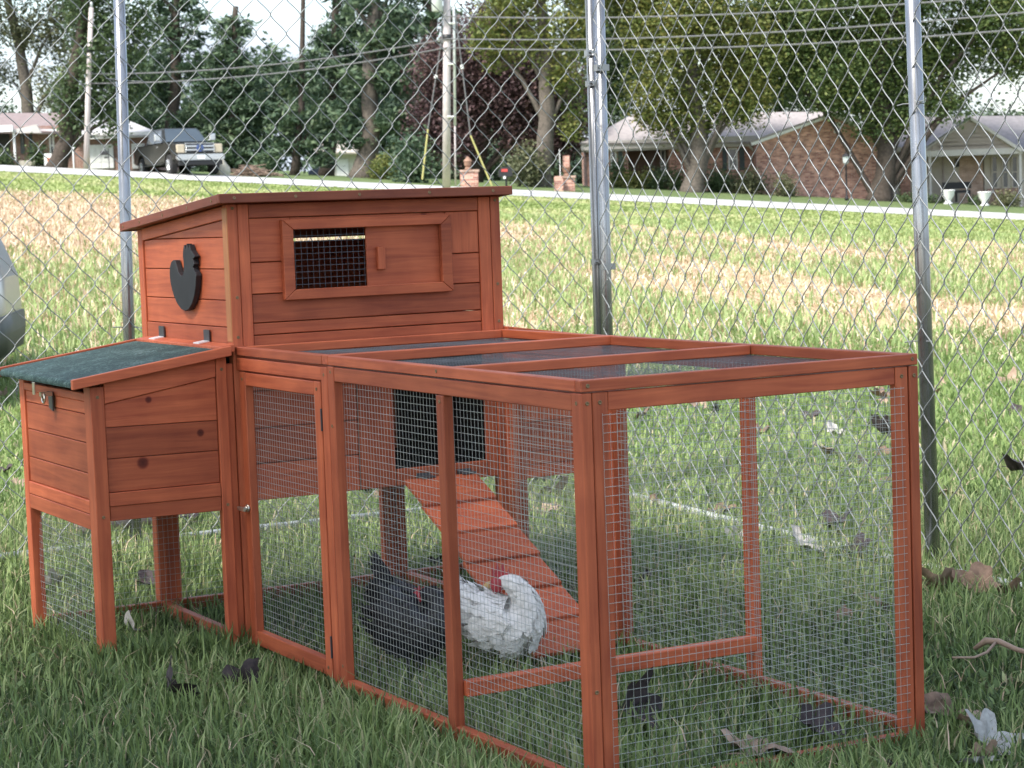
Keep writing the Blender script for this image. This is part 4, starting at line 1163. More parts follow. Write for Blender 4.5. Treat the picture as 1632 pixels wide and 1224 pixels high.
h.poly('gable_wall', BRICK, [(1206, 226), (1330, 182), (1420, 228), (1420, 326), (1206, 322)], -1.6, 5)
h.poly('rake_board', WHITEP, [(1197, 224), (1328, 178), (1328, 185), (1199, 232)], -1.9, -1.61); h.poly('rake_board', WHITEP, [(1328.5, 178), (1428, 226), (1428, 233), (1328.5, 185)], -1.9, -1.61)
roof_poly(h, 'roof', ROOFP, [(1197, 224, -1.9), (1328, 178, -1.9), (1328, 178, 5), (1206, 224, 5)]); roof_poly(h, 'roof', ROOFP, [(1328, 178, -1.9), (1428, 226, -1.9), (1428, 226, 5), (1328, 178, 5)])
h.wall('gable_vent', WHITEP, 1329, 195, 1340, 212, -1.66, -1.605)

# porch house at right
h = Site('porch_house', 1500, 104, 'low house with purple grey roof and taupe siding gable over a front porch', 'house', 'houses across the road')
h.wall('side_wall', BRICK, 1352, 240, 1376, 330, 0.3, 6)
h.wall('wall', BEIGE, 1376, 240, 1530, 334, 0.31, 6); h.wall('garage_door', simple('beige_garage_door', (0.46, 0.42, 0.36), 0.6), 1376, 250, 1432, 330, 0.22, 0.305)
h.wall('brick_pier', BRICK, 1434, 244, 1452, 332, 0.15, 0.305); h.wall('stone_wall', BRICKT, 1528, 243, 1568, 338, 0.30, 6); h.wall('wall', BEIGE, 1568, 243, 1690, 340, 0.31, 6)
h.wall('door_casing', TAUPE, 1502, 246, 1506, 322, 0.25, 0.30)
for a in (1579, 1596, 1611): h.window(a, 248, a + 12, 300, 0.30, frame=BEIGE)
h.wall('window_apron', BRICKD, 1574, 301, 1628, 330, 0.18, 0.30)
for a in (1480, 1624): h.wall('porch_post', TRIM, a, 243, a + 5.5, 326 + (a - 1480) * .06, -1.9, -1.75)
h.poly('siding_gable', TAUPE, [(1474, 243), (1474, 240), (1546, 190), (1622, 240), (1622, 244)], -1.95, -1.80)
for k in range(7):
    v = 238 - k * 6.3
    f = (243 - v) / 54
    h.wall('siding_board', TAUPE, 1476 + 70 * f + 3, v - 5.6, 1621 - 74 * f - 3, v, -1.985, -1.951)
h.wall('porch_beam', TRIM, 1474, 240.5, 1630, 244.5, -2.02, -1.955 + .0)
h.poly('rake_board', TRIM, [(1466, 240), (1546, 185), (1546, 190.5), (1470, 243)], -2.2, -1.99); h.poly('rake_board', TRIM, [(1546.5, 185), (1632, 239), (1627, 242), (1546.5, 190.5)], -2.2, -1.99)
roof_poly(h, 'roof', ROOFG, [(1340, 241, -0.5), (1720, 234, -0.5), (1720, 184, 3.6), (1480, 185, 3.6), (1400, 190, 3.6)])
roof_poly(h, 'roof', ROOFG, [(1400, 190, 3.6), (1720, 184, 3.6), (1720, 240, 8), (1340, 241, 8)])
roof_poly(h, 'roof', ROOFG, [(1466, 240, -2.2), (1546, 185, -2.2), (1546, 185, 3.0), (1466, 240, 0.2)]); roof_poly(h, 'roof', ROOFG, [(1546, 185, -2.2), (1632, 239, -2.2), (1632, 239, 0.2), (1546, 185, 3.0)])
h.wall('fascia', TRIM, 1338, 238, 1466, 241.5, -0.62, -0.5)
h.wall('wall_lantern', M_BLACK, 1524, 253, 1529, 266, 0.1, 0.29)
# porch bench, urns, lamp post
def small(name, u, d, label, cat, group=None): return Site(name, u, d, label, cat, group)
b = small('porch_bench', 1524, 102.3, 'dark wooden bench on the porch of the taupe gabled house', 'bench')
b.wall('bench_back', M_BLACK, 1502, 291, 1548, 300, 0.25, 0.3); b.wall('bench_seat', M_BLACK, 1503, 304, 1547, 307, -0.15, 0.25)
for a in (1503, 1524, 1545): b.wall('bench_leg', M_BLACK, a, 307.2, a + 2, 322, -0.1, 0.2)
prof = [(0.20, 0), (0.22, 0.05), (0.12, 0.12), (0.14, 0.2), (0.28, 0.42), (0.31, 0.62), (0.34, 0.66), (0.30, 0.68), (0.27, 0.6)]
for k, (u, lab) in enumerate(((1519, 'white urn planter standing below the dark porch bench'), (1577, 'white urn planter on the lawn in front of the porch windows'))):
    o = MB().lathe(prof, (0, 0, 0), 16).build('urn', WHITEP, None, smooth=True)
    o.location = G(u, 98.5); tag(o, lab, 'planter', 'white urns on the lawn')
t = small('lamp_post', 1358, 97, 'black lamp post with a glass lantern in front of the brick gable', 'lamp post')
t.p = t.p
MB().lathe([(0.09, 0), (0.10, 0.12), (0.045, 0.2), (0.04, 1.65), (0.06, 1.68)], (0, 0, 0), 10).build('post', M_BLACK, t.root, smooth=True)
MB().lathe([(0.06, 1.68), (0.12, 1.75), (0.15, 2.02), (0.145, 2.03)], (0, 0, 0), 6).build('lantern', glass_mat('lantern_glass', (0.5, 0.55, 0.55), 0.2), t.root)
MB().lathe([(0.19, 2.035), (0.12, 2.14), (0.03, 2.18), (0.02, 2.24)], (0, 0, 0), 6).build('lantern_cap', M_BLACK, t.root)

# pink roofed house with garages at left
h = Site('ranch_house', 90, 95, 'brown brick house with faded red roof and porch at the far left of the road', 'house', 'houses across the road', 266)
h.wall('wall', BRICKD, -160, 209, 118, 268, 0, 7)
h.wall('painted_porch_shade', DARKW, -150, 212, 17, 262, -0.06, -0.005)  # dark sheet on the wall, painting the shade under the porch roof
h.wall('porch_post', WHITEP, 20, 210, 25.5, 256, -1.6, -1.45); h.wall('porch_post', WHITEP, -60, 210, -54, 256, -1.6, -1.45)
h.window(32, 214, 40, 245, 0.0, frame=SHUT); h.window(46, 214, 53, 245, 0.0, frame=SHUT); h.window(78, 214, 88, 250, 0.0)
h.wall('eave_board', WHITEP, -170, 206, 20, 209.5, -1.9, -1.7); h.wall('eave_board', WHITEP, 60, 207, 108, 212, -0.5, -0.3)
h.poly('porch_fascia', TRIM, [(15, 208), (58, 198), (66, 212), (30, 212)], -1.75, -1.6)
roof_poly(h, 'roof', ROOFR, [(-172, 208, -1.9), (112, 210, -0.6), (92, 180, 4), (-120, 180, 4)]); roof_poly(h, 'roof', ROOFR, [(-120, 180, 4), (92, 180, 4), (112, 210, 8), (-172, 208, 8)])
roof_poly(h, 'roof', ROOFR, [(92, 180, 4), (112, 210, -0.6), (112, 210, 8)])
h.wall('porch_step', simple('pale_concrete', (0.46, 0.42, 0.36), 0.9), 30, 256, 56, 264, -2.2, -1.4)
h = Site('garage', 178, 94.5, 'brick garage with pale hip roof and white doors behind the pickup truck', 'garage', None, 268.5)
h.wall('wall', BRICKD, 117, 216, 252, 270, 0, 6)
h.door_panels('garage_door', WHITEP, 142, 231, 182, 268, -0.06, 4, 4); h.door_panels('garage_door', WHITEP, 209, 229, 232, 268.5, -0.06, 4, 2)
h.wall('door_casing', WHITEP, 133, 230, 140, 268, -0.08, -0.005)
h.wall('eave_board', WHITEP, 112, 213.5, 258, 217.5, -0.55, -0.4)
roof_poly(h, 'roof', ROOFW, [(110, 215, -0.6), (260, 215, -0.6), (205, 192, 3), (160, 190, 3)]); roof_poly(h, 'roof', ROOFW, [(110, 215, -0.6), (160, 190, 3), (112, 215, 6.6)]); roof_poly(h, 'roof', ROOFW, [(260, 215, -0.6), (205, 192, 3), (258, 215, 6.6)]); roof_poly(h, 'roof', ROOFW, [(160, 190, 3), (205, 192, 3), (258, 215, 6.6), (112, 215, 6.6)])
# small white outbuilding between the pines
h = Site('white_cottage', 540, 135, 'small white cottage with tan roof half hidden between the pines', 'house', 'houses across the road', 284)
h.wall('wall', simple('cream_siding', (0.62, 0.60, 0.54), 0.7), 503, 243, 582, 286, 0, 6)
h.door_panels('garage_door', WHITEP, 536, 254, 556, 285, -0.07, 4, 3)
h.wall('door', DARKW, 524, 254, 531, 284, -0.07, -0.01); h.window(511, 256, 519, 274, 0.0, frame=SHUT)
roof_poly(h, 'roof', simple('tan_shingles', (0.40, 0.36, 0.31), 0.9), [(490, 243, -0.8), (590, 243, -0.8), (575, 224, 3), (520, 226, 3)]); roof_poly(h, 'roof', bpy.data.materials['tan_shingles'], [(520, 226, 3), (575, 224, 3), (590, 243, 7), (490, 243, 7)])

# ---- pickup truck parked by the road: X forward, Y left, Z up
TB = simple('metallic_olive_grey_paint', (0.040, 0.040, 0.036), 0.28, 0.3, 0.06, 3)
CHROME = simple('chrome', (0.62, 0.63, 0.65), 0.22, 0.8, 0.05)
RUB = simple('tyre_rubber', (0.020, 0.020, 0.021), 0.8, 0, 0.2)
BLKP = simple('black_trim', (0.018, 0.018, 0.020), 0.45, 0, 0.2)
WSG = glass_mat('windscreen_glass', (0.05, 0.065, 0.075), 0.06)
AMB = simple('headlight_lens', (0.50, 0.43, 0.32), 0.2, 0.1, 0.05)
TAIL = simple('tail_light_lens', (0.45, 0.05, 0.03), 0.2, 0, 0.1)
hd = (RH * math.sin(R(26)) - FH * math.cos(R(26)))
hz = math.atan2(hd.y, hd.x)
tp = G(300, 91.5); tp.z = at(293, 279, 89.5).z
tk = empty('pickup_truck', tp, hz, 'olive grey pickup truck with chrome grille parked beside the road', 'pickup truck')
tk.scale = (1.05,) * 3
def arch(cx, r, n=8): return [(cx + r * math.cos(math.pi * k / n), 0.42 + r * math.sin(math.pi * k / n)) for k in range(n + 1)]
F_, Rr = 1.95, -1.95
prof = [(2.95, 0.62), (2.98, 1.05), (2.90, 1.24), (1.35, 1.32), (-3.05, 1.32), (-3.10, 0.62)] + [(Rr - 0.60, 0.55)] + arch(Rr, 0.52)[::-1] + [(Rr + 0.60, 0.52), (F_ - 0.60, 0.52)] + arch(F_, 0.52)[::-1] + [(F_ + 0.6, 0.55)]
MB().prism(prof, -1.0, 1.0, 'xz').build('body', TB, tk, 0.05, seg=2)
cab = MB()
lo = [(1.30, 0.96), (1.30, -0.96), (-1.45, -0.96), (-1.45, 0.96)]; hi = [(0.45, 0.74), (0.45, -0.74), (-1.25, -0.74), (-1.25, 0.74)]
cab.add([(x, y, 1.30) for x, y in lo] + [(x, y, 1.97) for x, y in hi], [(0, 1, 2, 3)[::-1], (4, 5, 6, 7), (0, 1, 5, 4), (1, 2, 6, 5), (2, 3, 7, 6), (3, 0, 4, 7)])
cab.build('cab', TB, tk, 0.06, seg=2)
def pane(name, pts, mat, parent=tk, push=(0, 0, 0)):
    P = [Vector(p) + Vector(push) for p in pts]
    n = (P[1] - P[0]).cross(P[2] - P[0]).normalized() * 0.012
    return MB().add([p + n for p in P] + [p - n for p in P], [(0, 1, 2, 3), (7, 6, 5, 4)] + [(i, (i + 1) % 4, 4 + (i + 1) % 4, 4 + i) for i in range(4)]).build(name, mat, parent)
pane('windscreen', [(1.22, 0.86, 1.37), (1.22, -0.86, 1.37), (0.52, -0.68, 1.92), (0.52, 0.68, 1.92)], WSG, push=(0.015, 0, 0.01))
for s_ in (1, -1):
    pane('side_window', [(1.02, s_ * 0.945, 1.36), (0.05, s_ * 0.945, 1.36), (0.05, s_ * 0.775, 1.88), (0.46, s_ * 0.775, 1.88)], WSG, push=(0, s_ * 0.012, 0))
    pane('side_window', [(-0.03, s_ * 0.945, 1.36), (-1.10, s_ * 0.945, 1.36), (-1.06, s_ * 0.775, 1.88), (-0.03, s_ * 0.775, 1.88)], WSG, push=(0, s_ * 0.012, 0))
    MB().box(2.86, 3.0, s_ * 0.62 - (0.0 if s_ > 0 else 0.34), s_ * 0.62 + (0.34 if s_ > 0 else 0.0), 0.86, 1.20).build('headlight', AMB, tk, 0.03)
    MB().box(-3.125, -3.06, s_ * 0.82 - (0 if s_ > 0 else 0.17), s_ * 0.82 + (0.17 if s_ > 0 else 0), 0.85, 1.25).build('tail_light', TAIL, tk, 0.02)
    m_ = MB(); m_.box(1.06, 1.16, s_ * 1.17 - 0.13, s_ * 1.17 + 0.13, 1.42, 1.70); m_.box(1.09, 1.14, s_ * 1.02 - 0.06, s_ * 1.02 + 0.06, 1.40, 1.46)
    m_.build('mirror', CHROME, tk, 0.04)
    MB().box(-1.2, 1.25, s_ * 1.04 - 0.09, s_ * 1.04 + 0.09, 0.44, 0.50).build('running_board', BLKP, tk, 0.02)
    MB().box(0.35, 0.55, s_ * 1.008 - 0.015, s_ * 1.008 + 0.015, 1.17, 1.22).build('door_handle', CHROME, tk, 0.01)
    for x in (F_, Rr):
        w_ = empty('wheel'); w_.parent = tk; w_.location = (x, s_ * 0.88, 0.42)
        MB().lathe([(0.24, -0.14), (0.38, -0.14), (0.42, -0.10), (0.42, 0.10), (0.38, 0.14), (0.24, 0.14)], (0, 0, 0), 24, 'y').build('tyre', RUB, w_, smooth=False)
        rm = MB().lathe([(0.25, -0.05), (0.25, 0.05)], (0, s_ * 0.10, 0), 20, 'y')
        for k in range(6):
            a = k * math.pi / 3
            rm.tube([(0.05 * math.cos(a), s_ * 0.155, 0.05 * math.sin(a)), (0.22 * math.cos(a), s_ * 0.145, 0.22 * math.sin(a))], 0.035, 5)
        rm.build('rim', CHROME, w_)
g_ = MB().box(2.93, 3.01, -0.60, 0.60, 0.84, 1.22).build('grille', BLKP, tk, 0.02)
MB().box(2.99, 3.05, -0.58, 0.58, 1.08, 1.15).box(2.99, 3.05, -0.58, 0.58, 0.94, 1.01).box(2.99, 3.04, -0.61, -0.57, 0.86, 1.2).box(2.99, 3.04, 0.57, 0.61, 0.86, 1.2).build('grille_bar', CHROME, g_, 0.01)
MB().lathe([(0.16, 0), (0.15, 0.02)], (3.045, 0, 1.045), 16, 'x').build('badge', simple('blue_badge', (0.05, 0.08, 0.2), 0.3), g_)
MB().box(2.90, 3.16, -1.0, 1.0, 0.56, 0.80).build('bumper', CHROME, tk, 0.05, seg=2)
MB().box(2.88, 3.08, -0.92, 0.92, 0.36, 0.55).build('air_dam', BLKP, tk, 0.03)
MB().box(3.161, 3.17, -0.16, 0.16, 0.60, 0.74).build('licence_plate', WHITEP, tk)
MB().box(2.96, 2.985, -0.62, 0.62, 1.225, 1.25).build('hood_lip', CHROME, tk)
MB().box(-3.0, -1.6, -0.93, -0.88, 1.30, 1.36).box(-3.0, -1.6, 0.88, 0.93, 1.30, 1.36).build('bed_rail', BLKP, tk, 0.01)

# ---- silver car just beyond the fence, only its rear corner in view
SILV = simple('silver_car_paint', (0.42, 0.42, 0.45), 0.30, 0.55, 0.04, 3)
GREYP = simple('dark_olive_bumper', (0.055, 0.060, 0.050), 0.6, 0, 0.15)
cz_ = G(-150, 9.6)
cv = empty('silver_car', cz_, -YAW + R(8), 'silver car parked in the stubble beyond the fence, rear corner only', 'car')
# local x = right (rear of the car), y = away
sec = [(0.155, 0.30), (0.175, 0.45), (0.165, 0.62), (0.10, 0.78), (0.02, 0.96), (-0.10, 1.12), (-0.35, 1.36), (-0.75, 1.46), (-2.3, 1.46), (-3.0, 1.05), (-4.0, 0.92), (-4.15, 0.6), (-4.1, 0.3)]
xr_ = (at(-16, 490, 9.6) - cz_).dot(RH) - 0.19
secs = [(x + xr_, z) for x, z in sec]
MB().prism(secs, 0.0, 1.75, 'xz').build('body', SILV, cv, 0.10, smooth=True, seg=3)
MB().prism([(0.16 + xr_, 0.20), (0.185 + xr_, 0.34), (0.18 + xr_, 0.47), (-0.9 + xr_, 0.44), (-0.9 + xr_, 0.22)], -0.02, 1.77, 'xz').build('bumper', GREYP, cv, 0.04, smooth=True, seg=2)
MB().prism([(-0.62 + xr_, 1.02), (-0.50 + xr_, 1.30), (-0.95 + xr_, 1.40), (-2.2 + xr_, 1.40), (-2.7 + xr_, 1.02)], -0.008, 0.02, 'xz').build('side_window', WSG, cv)
MB().box(0.02 + xr_, 0.075 + xr_, 1.35, 1.62, 0.70, 0.82).build('tail_light', TAIL, cv, 0.02)
for x in (-0.85, -3.3):
    for y in (0.1, 1.65):
        w_ = empty('wheel'); w_.parent = cv; w_.location = (x + xr_, y, 0.31)
        MB().lathe([(0.2, -0.1), (0.29, -0.1), (0.31, -0.07), (0.31, 0.07), (0.29, 0.1), (0.2, 0.1)], (0, 0, 0), 22, 'y').build('tyre', RUB, w_)
        MB().lathe([(0.2, -0.06), (0.2, 0.06)], (0, -0.03 if y < 1 else 0.03, 0), 18, 'y').build('rim', SILV, w_)
# dark little car by the cottage
c3 = Site('parked_car', 502, 126, 'small dark blue car parked beside the white cottage', 'car', None, 281)
MB().prism([c3.xz(*q) for q in ((491, 279), (491, 272), (496, 270.5), (499, 266), (507, 266), (510, 271), (512, 279))], 0, 1.7).build('body', simple('dark_blue_paint', (0.03, 0.04, 0.07), 0.3, 0.3), c3.root, 0.05)
MB().prism([c3.xz(*q) for q in ((497, 270.3), (499.5, 267), (506.5, 267), (508.5, 270.3))], -0.01, 0.0).build('side_window', WSG, c3.root)

# ---- utility poles, cables and guys
POLE = simple('grey_weathered_pole', (0.44, 0.395, 0.40), 0.85, 0, 0.14, 5)
POLEW = simple('pale_pinkish_pole', (0.55, 0.48, 0.47), 0.85, 0, 0.08, 3)
YEL = simple('yellow_guy_guard', (0.46, 0.42, 0.17), 0.6, 0, 0.06)
CABLE = simple('grey_cable', (0.14, 0.14, 0.15), 0.6, 0.1, 0.1)
ST = simple('transformer_grey', (0.52, 0.55, 0.56), 0.45, 0.2, 0.06)
d_ = 86.0
bz = G(712, 83.6)
up_ = empty('utility_pole', bz, 0, 'grey wooden utility pole with transformer, conduit and yellow guarded guy wires', 'utility pole', 'utility poles along the road')
iv = Matrix.Translation(-bz)
dp = 83.6
MB().tube([at(711.5, 300, dp), at(712, 150, dp), at(713, -160, dp)], [0.165, 0.155, 0.13], 14).build('pole', POLE, up_, smooth=True, matrix=iv)
MB().tube([at(712.6, 64, dp), at(712.6, 55, dp)], 0.175, 14).build('pole_band', BLKP, up_, smooth=True, matrix=iv)
tr_ = at(697, 18, dp - 0.3) - bz
MB().lathe([(0.20, 0), (0.22, 0.02), (0.22, 0.85), (0.2, 0.92), (0.06, 0.98)], tuple(tr_), 16).build('transformer', ST, up_, smooth=True)
MB().tube([at(722, -60, dp), at(724, 60, dp), at(725, 200, dp)], 0.055, 8).build('conduit', ST, up_, smooth=True, matrix=iv)
MB().tube([at(725, 200, dp), at(726, 297, dp)], 0.035, 8).build('ground_rod', POLE, up_, smooth=True, matrix=iv)
for v in (37, 102, 186): MB().tube([at(713, v, dp - 0.17), at(725, v, dp - 0.1)], 0.035, 6).build('standoff', WHITEP, up_, matrix=iv)
for (p0, p1, p2) in (((718, -40), (750, 216), (784, 296)), ((712, 10), (682, 206), (673, 286))):
    MB().tube([at(*p0, dp), at(*p1, dp)], 0.028, 6).build('guy_wire', CABLE, up_, matrix=iv)
    MB().tube([at(*p1, dp), at(*p2, dp)], 0.034, 8).build('guy_guard', YEL, up_, matrix=iv)
    q = [at(p0[0] + (p1[0] - p0[0]) * f, p0[1] + (p1[1] - p0[1]) * f, dp) for f in (0.56, 0.585)]
    MB().tube(q, 0.07, 8).build('insulator', WHITEP, up_, matrix=iv)
bz2 = G(139, 90.5); bz2.z = at(139, 268, 90.5).z
p2 = empty('utility_pole', bz2, 0, 'pale pinkish utility pole standing before the white garage door', 'utility pole', 'utility poles along the road')
iv2 = Matrix.Translation(-bz2)
MB().tube([at(137.5, 272, 90.5), at(140.5, 150, 90.5), at(145.5, 12, 90.5)], [0.125, 0.115, 0.10], 14).build('pole', POLEW, p2, smooth=True, matrix=iv2)
MB().tube([at(142.8, 84, 90.5), at(143.1, 76, 90.5)], 0.13, 12).build('pole_band', BLKP, p2, smooth=True, matrix=iv2)
MB().tube([at(145.5, 12, 90.5), at(145.6, 3, 90.5)], 0.06, 8).build('pole_cap', ST, p2, smooth=True, matrix=iv2)
def cable(pts, lab, r=0.026):
    P = []
    for i in range(len(pts) - 1):
        (u0, v0, d0), (u1, v1, d1) = pts[i], pts[i + 1]
        for k in range(17):
            f = k / 16
            p = at(u0, v0, d0).lerp(at(u1, v1, d1), f)
            p.z -= 0.0 if k in (0, 16) else 4 * f * (1 - f) * 0.35
            if i and k == 0: continue
            P.append(p)
    o = MB().tube(P, r, 5, False).build('power_line', CABLE)
    tag(o, lab, 'cable', 'power lines along the road')
cable([(143, 118, 90.5), (712, 62, 83.4), (1750, 8, 60)], 'upper overhead cable crossing in front of the pines and meeting the utility pole')
cable([(143, 133, 90.5), (712, 76, 83.4), (1750, 36, 60)], 'lower overhead cable running parallel just below the upper one')
cable([(712, 26, 83.4), (1750, -20, 60)], 'overhead cable leaving the pole near its transformer towards the right')
# ---- mailboxes, pillars, little roadside things
m_ = small('mailbox', 803, 91, 'black mailbox with a red mark on its post beside the brick pillar', 'mailbox')
x0, x1, z0, z1 = m_.rect(794, 267, 817, 282)
MB().prism([(x0, z0), (x1, z0), (x1, z0 + (z1 - z0) * .6), (x0 + (x1 - x0) * .82, z1 - .03), ((x0 + x1) / 2, z1), (x0 + (x1 - x0) * .18, z1 - .03), (x0, z0 + (z1 - z0) * .6)], -0.55, 0.05).build('box', BLKP, m_.root, 0.02)
m_.wall('post', BLKP, 805, 282, 809, 303, -0.3, -0.2); m_.wall('name_plate', simple('red_plate', (0.5, 0.06, 0.05), 0.5), 799, 269.5, 809, 273.5, -0.57, -0.556); m_.wall('latch', WHITEP, 802, 281, 806, 285, -0.575, -0.556)
pl = [('brick_pillar', 745, 90.8, 732, 271, 764, 302, 'brick pillar topped by a terracotta lantern right of the utility pole', 746), ('brick_pillar', 900, 92.5, 884, 281, 918, 309, 'brick pillar with an ornament and thin white flag pole beside the old maple', 903)]
for n_, u, d_, u0, v0, u1, v1, lab, lu in pl:
    s_ = Site(n_, u, d_, lab, 'pillar', 'brick pillars at the driveways')
    s_.wall('pillar_base', BRICK, u0 + 1, v0 + 2, u1 - 1, v1 + 6, -0.45, 0.45); s_.wall('pillar_cap', BRICKT, u0, v0, u1, v0 + 2.4, -0.5, 0.5, bevel=0.01)
    x, z = s_.xz(lu, v0)
    MB().lathe([(0.12, 0), (0.16, 0.05), (0.10, 0.12), (0.15, 0.2), (0.17, 0.36), (0.20, 0.38), (0.10, 0.5), (0.03, 0.58)], (x, 0, z), 10).build('lantern', simple('terracotta', (0.27, 0.16, 0.11), 0.8) if 'terracotta' not in bpy.data.materials else bpy.data.materials['terracotta'], s_.root)
    if u == 900:
        s_.wall('flag_pole', WHITEP, 891, 238, 893.5, 281, -0.3, -0.24)
        s_.wall('ornament', BRICK, 897, 248, 908, 266, -0.12, 0.12)
        s_.wall('step_block', BRICK, 883, 282, 898, 307, -0.75, -0.46)
m2 = small('mailbox', 170, 89.5, 'dark roadside mailbox on a bracketed post before the white garage door', 'mailbox')
m2.p.z = m2.p.z
m2.wall('post', BLKP, 172, 236, 174.5, 270, -0.05, 0.05); m2.wall('box', BLKP, 159.5, 241, 172, 246.5, -0.12, 0.12, bevel=0.02); m2.wall('brace', BLKP, 166, 250, 172, 252, -0.04, 0.04)
s_ = small('marker_post', 116.5, 90.5, 'short white marker post beside the dark tree trunk', 'post')
s_.wall('post', WHITEP, 115, 236, 118.3, 268, -0.05, 0.05)
s_.wall('cap', WHITEP, 114.6, 234.8, 118.7, 236, -0.06, 0.06)
s_ = small('yard_sign', 76, 91.5, 'white yard sign with an orange mark leaning by the green bush', 'sign')
s_.wall('sign_board', WHITEP, 70, 245, 83, 264, -0.02, 0.02); s_.wall('sign_mark', simple('orange_mark', (0.7, 0.18, 0.05), 0.6), 74.5, 251, 79, 257, -0.025, -0.021)
for u in (71.5, 81): s_.wall('sign_leg', BLKP, u, 264, u + 0.8, 269, -0.01, 0.01)
# pale boulder and brush pile right of the truck
def rock(name, u, d, sx, sz, mat, lab, cat, n=3):
    bm = bmesh.new(); bmesh.ops.create_icosphere(bm, subdivisions=n, radius=1)
    sd_ = random.random() * 9
    for v in bm.verts:
        f = 1 + 0.22 * math.sin(v.co.x * 3 + sd_) * math.cos(v.co.y * 4 + sd_) + 0.12 * math.sin(v.co.z * 7 + sd_)
        v.co = Vector((v.co.x * sx * f, v.co.y * sx * 0.8 * f, max(-0.1, v.co.z) * sz * f * (1.25 - 0.4 * abs(v.co.x))))
    me = bpy.data.meshes.new(name); bm.to_mesh(me); bm.free()
    o = link(name, me, mat); o.location = G(u, d); return tag(o, lab, cat)
rock('boulder', 370, 91.5, 0.32, 0.68, simple('cream_stone', (0.52, 0.48, 0.40), 0.9, 0, 0.2, 4), 'pale pointed boulder on the verge just right of the pickup truck', 'boulder')
bp_ = []
for k in range(150):
    x = random.gauss(0, 0.55); hgt = max(0.03, 0.5 - abs(x) * 0.55) * random.random()
    ang = random.uniform(0, 6.28); ln = random.uniform(0.25, 0.7)
    bp_.append(((x - ln * math.cos(ang), random.gauss(0, .3), hgt), (x + ln * math.cos(ang), random.gauss(0, .3), hgt + random.uniform(-.12, .12))))
mb_ = MB()
for a, c in bp_: mb_.tube([a, c], 0.022, 4, False)
o = empty('brush_pile', G(412, 93.5), -YAW, 'low brown pile of dead brush beside the road under the pines', 'brush pile'); mb_.build('twigs', simple('dead_sticks', (0.24, 0.17, 0.13), 0.9, 0, 0.3), o, kind='stuff')

# ---- shrubs along the house fronts
def shrub(name, lab, u, v, ru, rv, d, lm, grp='shrubs along the house fronts', leaf=0.13, cover=3.0):
    base = G(u, d); c = at(u, v, d)
    r_ = empty(name, base, 0, lab, 'shrub', grp); inv = Matrix.Translation(-base)
    k = d / FPX
    st = MB()
    for q in range(5):
        a = q * 1.3
        st.tube([base + Vector((0, 0, -0.1)), c + Vector((math.cos(a) * ru * k * .5, math.sin(a) * ru * k * .5, rv * k * .3))], [0.03, 0.012], 5, False)
    st.build('stem', BARKD, r_, matrix=inv)
    V, F, tn = crown_arrays([(np.array(c), ru * k, ru * k * .8, rv * k), (np.array(c) + np.array([0, 0, -rv * k * .45]), ru * k * 1.05, ru * k * .8, rv * k * .6)], leaf, cover)
    link('crown', arrays_mesh('crown', V, F, False, {'tone': tn}), lm, r_, inv)
shrub('shrub', 'upright dark shrub at the left end of the brick facade', 985, 280, 12, 30, 101, L_DARKG)
shrub('shrub', 'bright yellow green shrub left of the dark front shrubs', 998, 292, 18, 12, 100.5, L_YELL)
shrub('shrub', 'second bright yellow green shrub below the front entry', 1026, 289, 12, 15, 100.6, L_YELL)
shrub('shrub', 'round dark shrub below the front entry beside the yellow green one', 1048, 287, 14, 16, 100.4, L_DARKG)
shrub('shrub', 'dark shrub against the brick left of the many stemmed tree', 1076, 288, 13, 16, 100.4, L_DARKG)
shrub('shrub', 'dark shrub right of the many stemmed tree trunk', 1148, 288, 22, 20, 100.2, L_DARKG)
shrub('shrub', 'wide brownish shrub under the shuttered window', 1190, 292, 28, 20, 100.0, L_OLIVE)
shrub('shrub', 'bare brown shrub against the big brick gable', 1252, 298, 16, 16, 98.5, L_OLIVE)
shrub('shrub', 'low clipped shrub at the foot of the brick pier', 1443, 320, 14, 8, 98.5, L_DARKG)
shrub('shrub', 'low dark shrub beside the porch post', 1486, 322, 11, 8, 99, L_DARKG)
shrub('shrub', 'dark low shrub between the two white urns', 1556, 325, 16, 8, 99.5, L_DARKG)
shrub('shrub', 'reddish low shrub below the porch windows', 1606, 319, 20, 12, 99.5, L_OLIVE)
shrub('shrub', 'tall green bush beside the yard sign', 60, 246, 11, 17, 93, L_DARKG)
shrub('hedge', 'clipped dark hedge at the far left before the porch', -2, 254, 26, 10, 92.5, L_DARKG)
shrub('shrub', 'tall pale green bush under the pines left of the utility pole', 658, 255, 28, 38, 95, L_PINE, leaf=0.2)
shrub('shrub', 'yellow green bush at the foot of the stout pine', 610, 268, 22, 18, 100, L_YELL)
shrub('shrub', 'olive bush behind the black mailbox', 838, 262, 24, 28, 96, L_OLIVE, leaf=0.18)

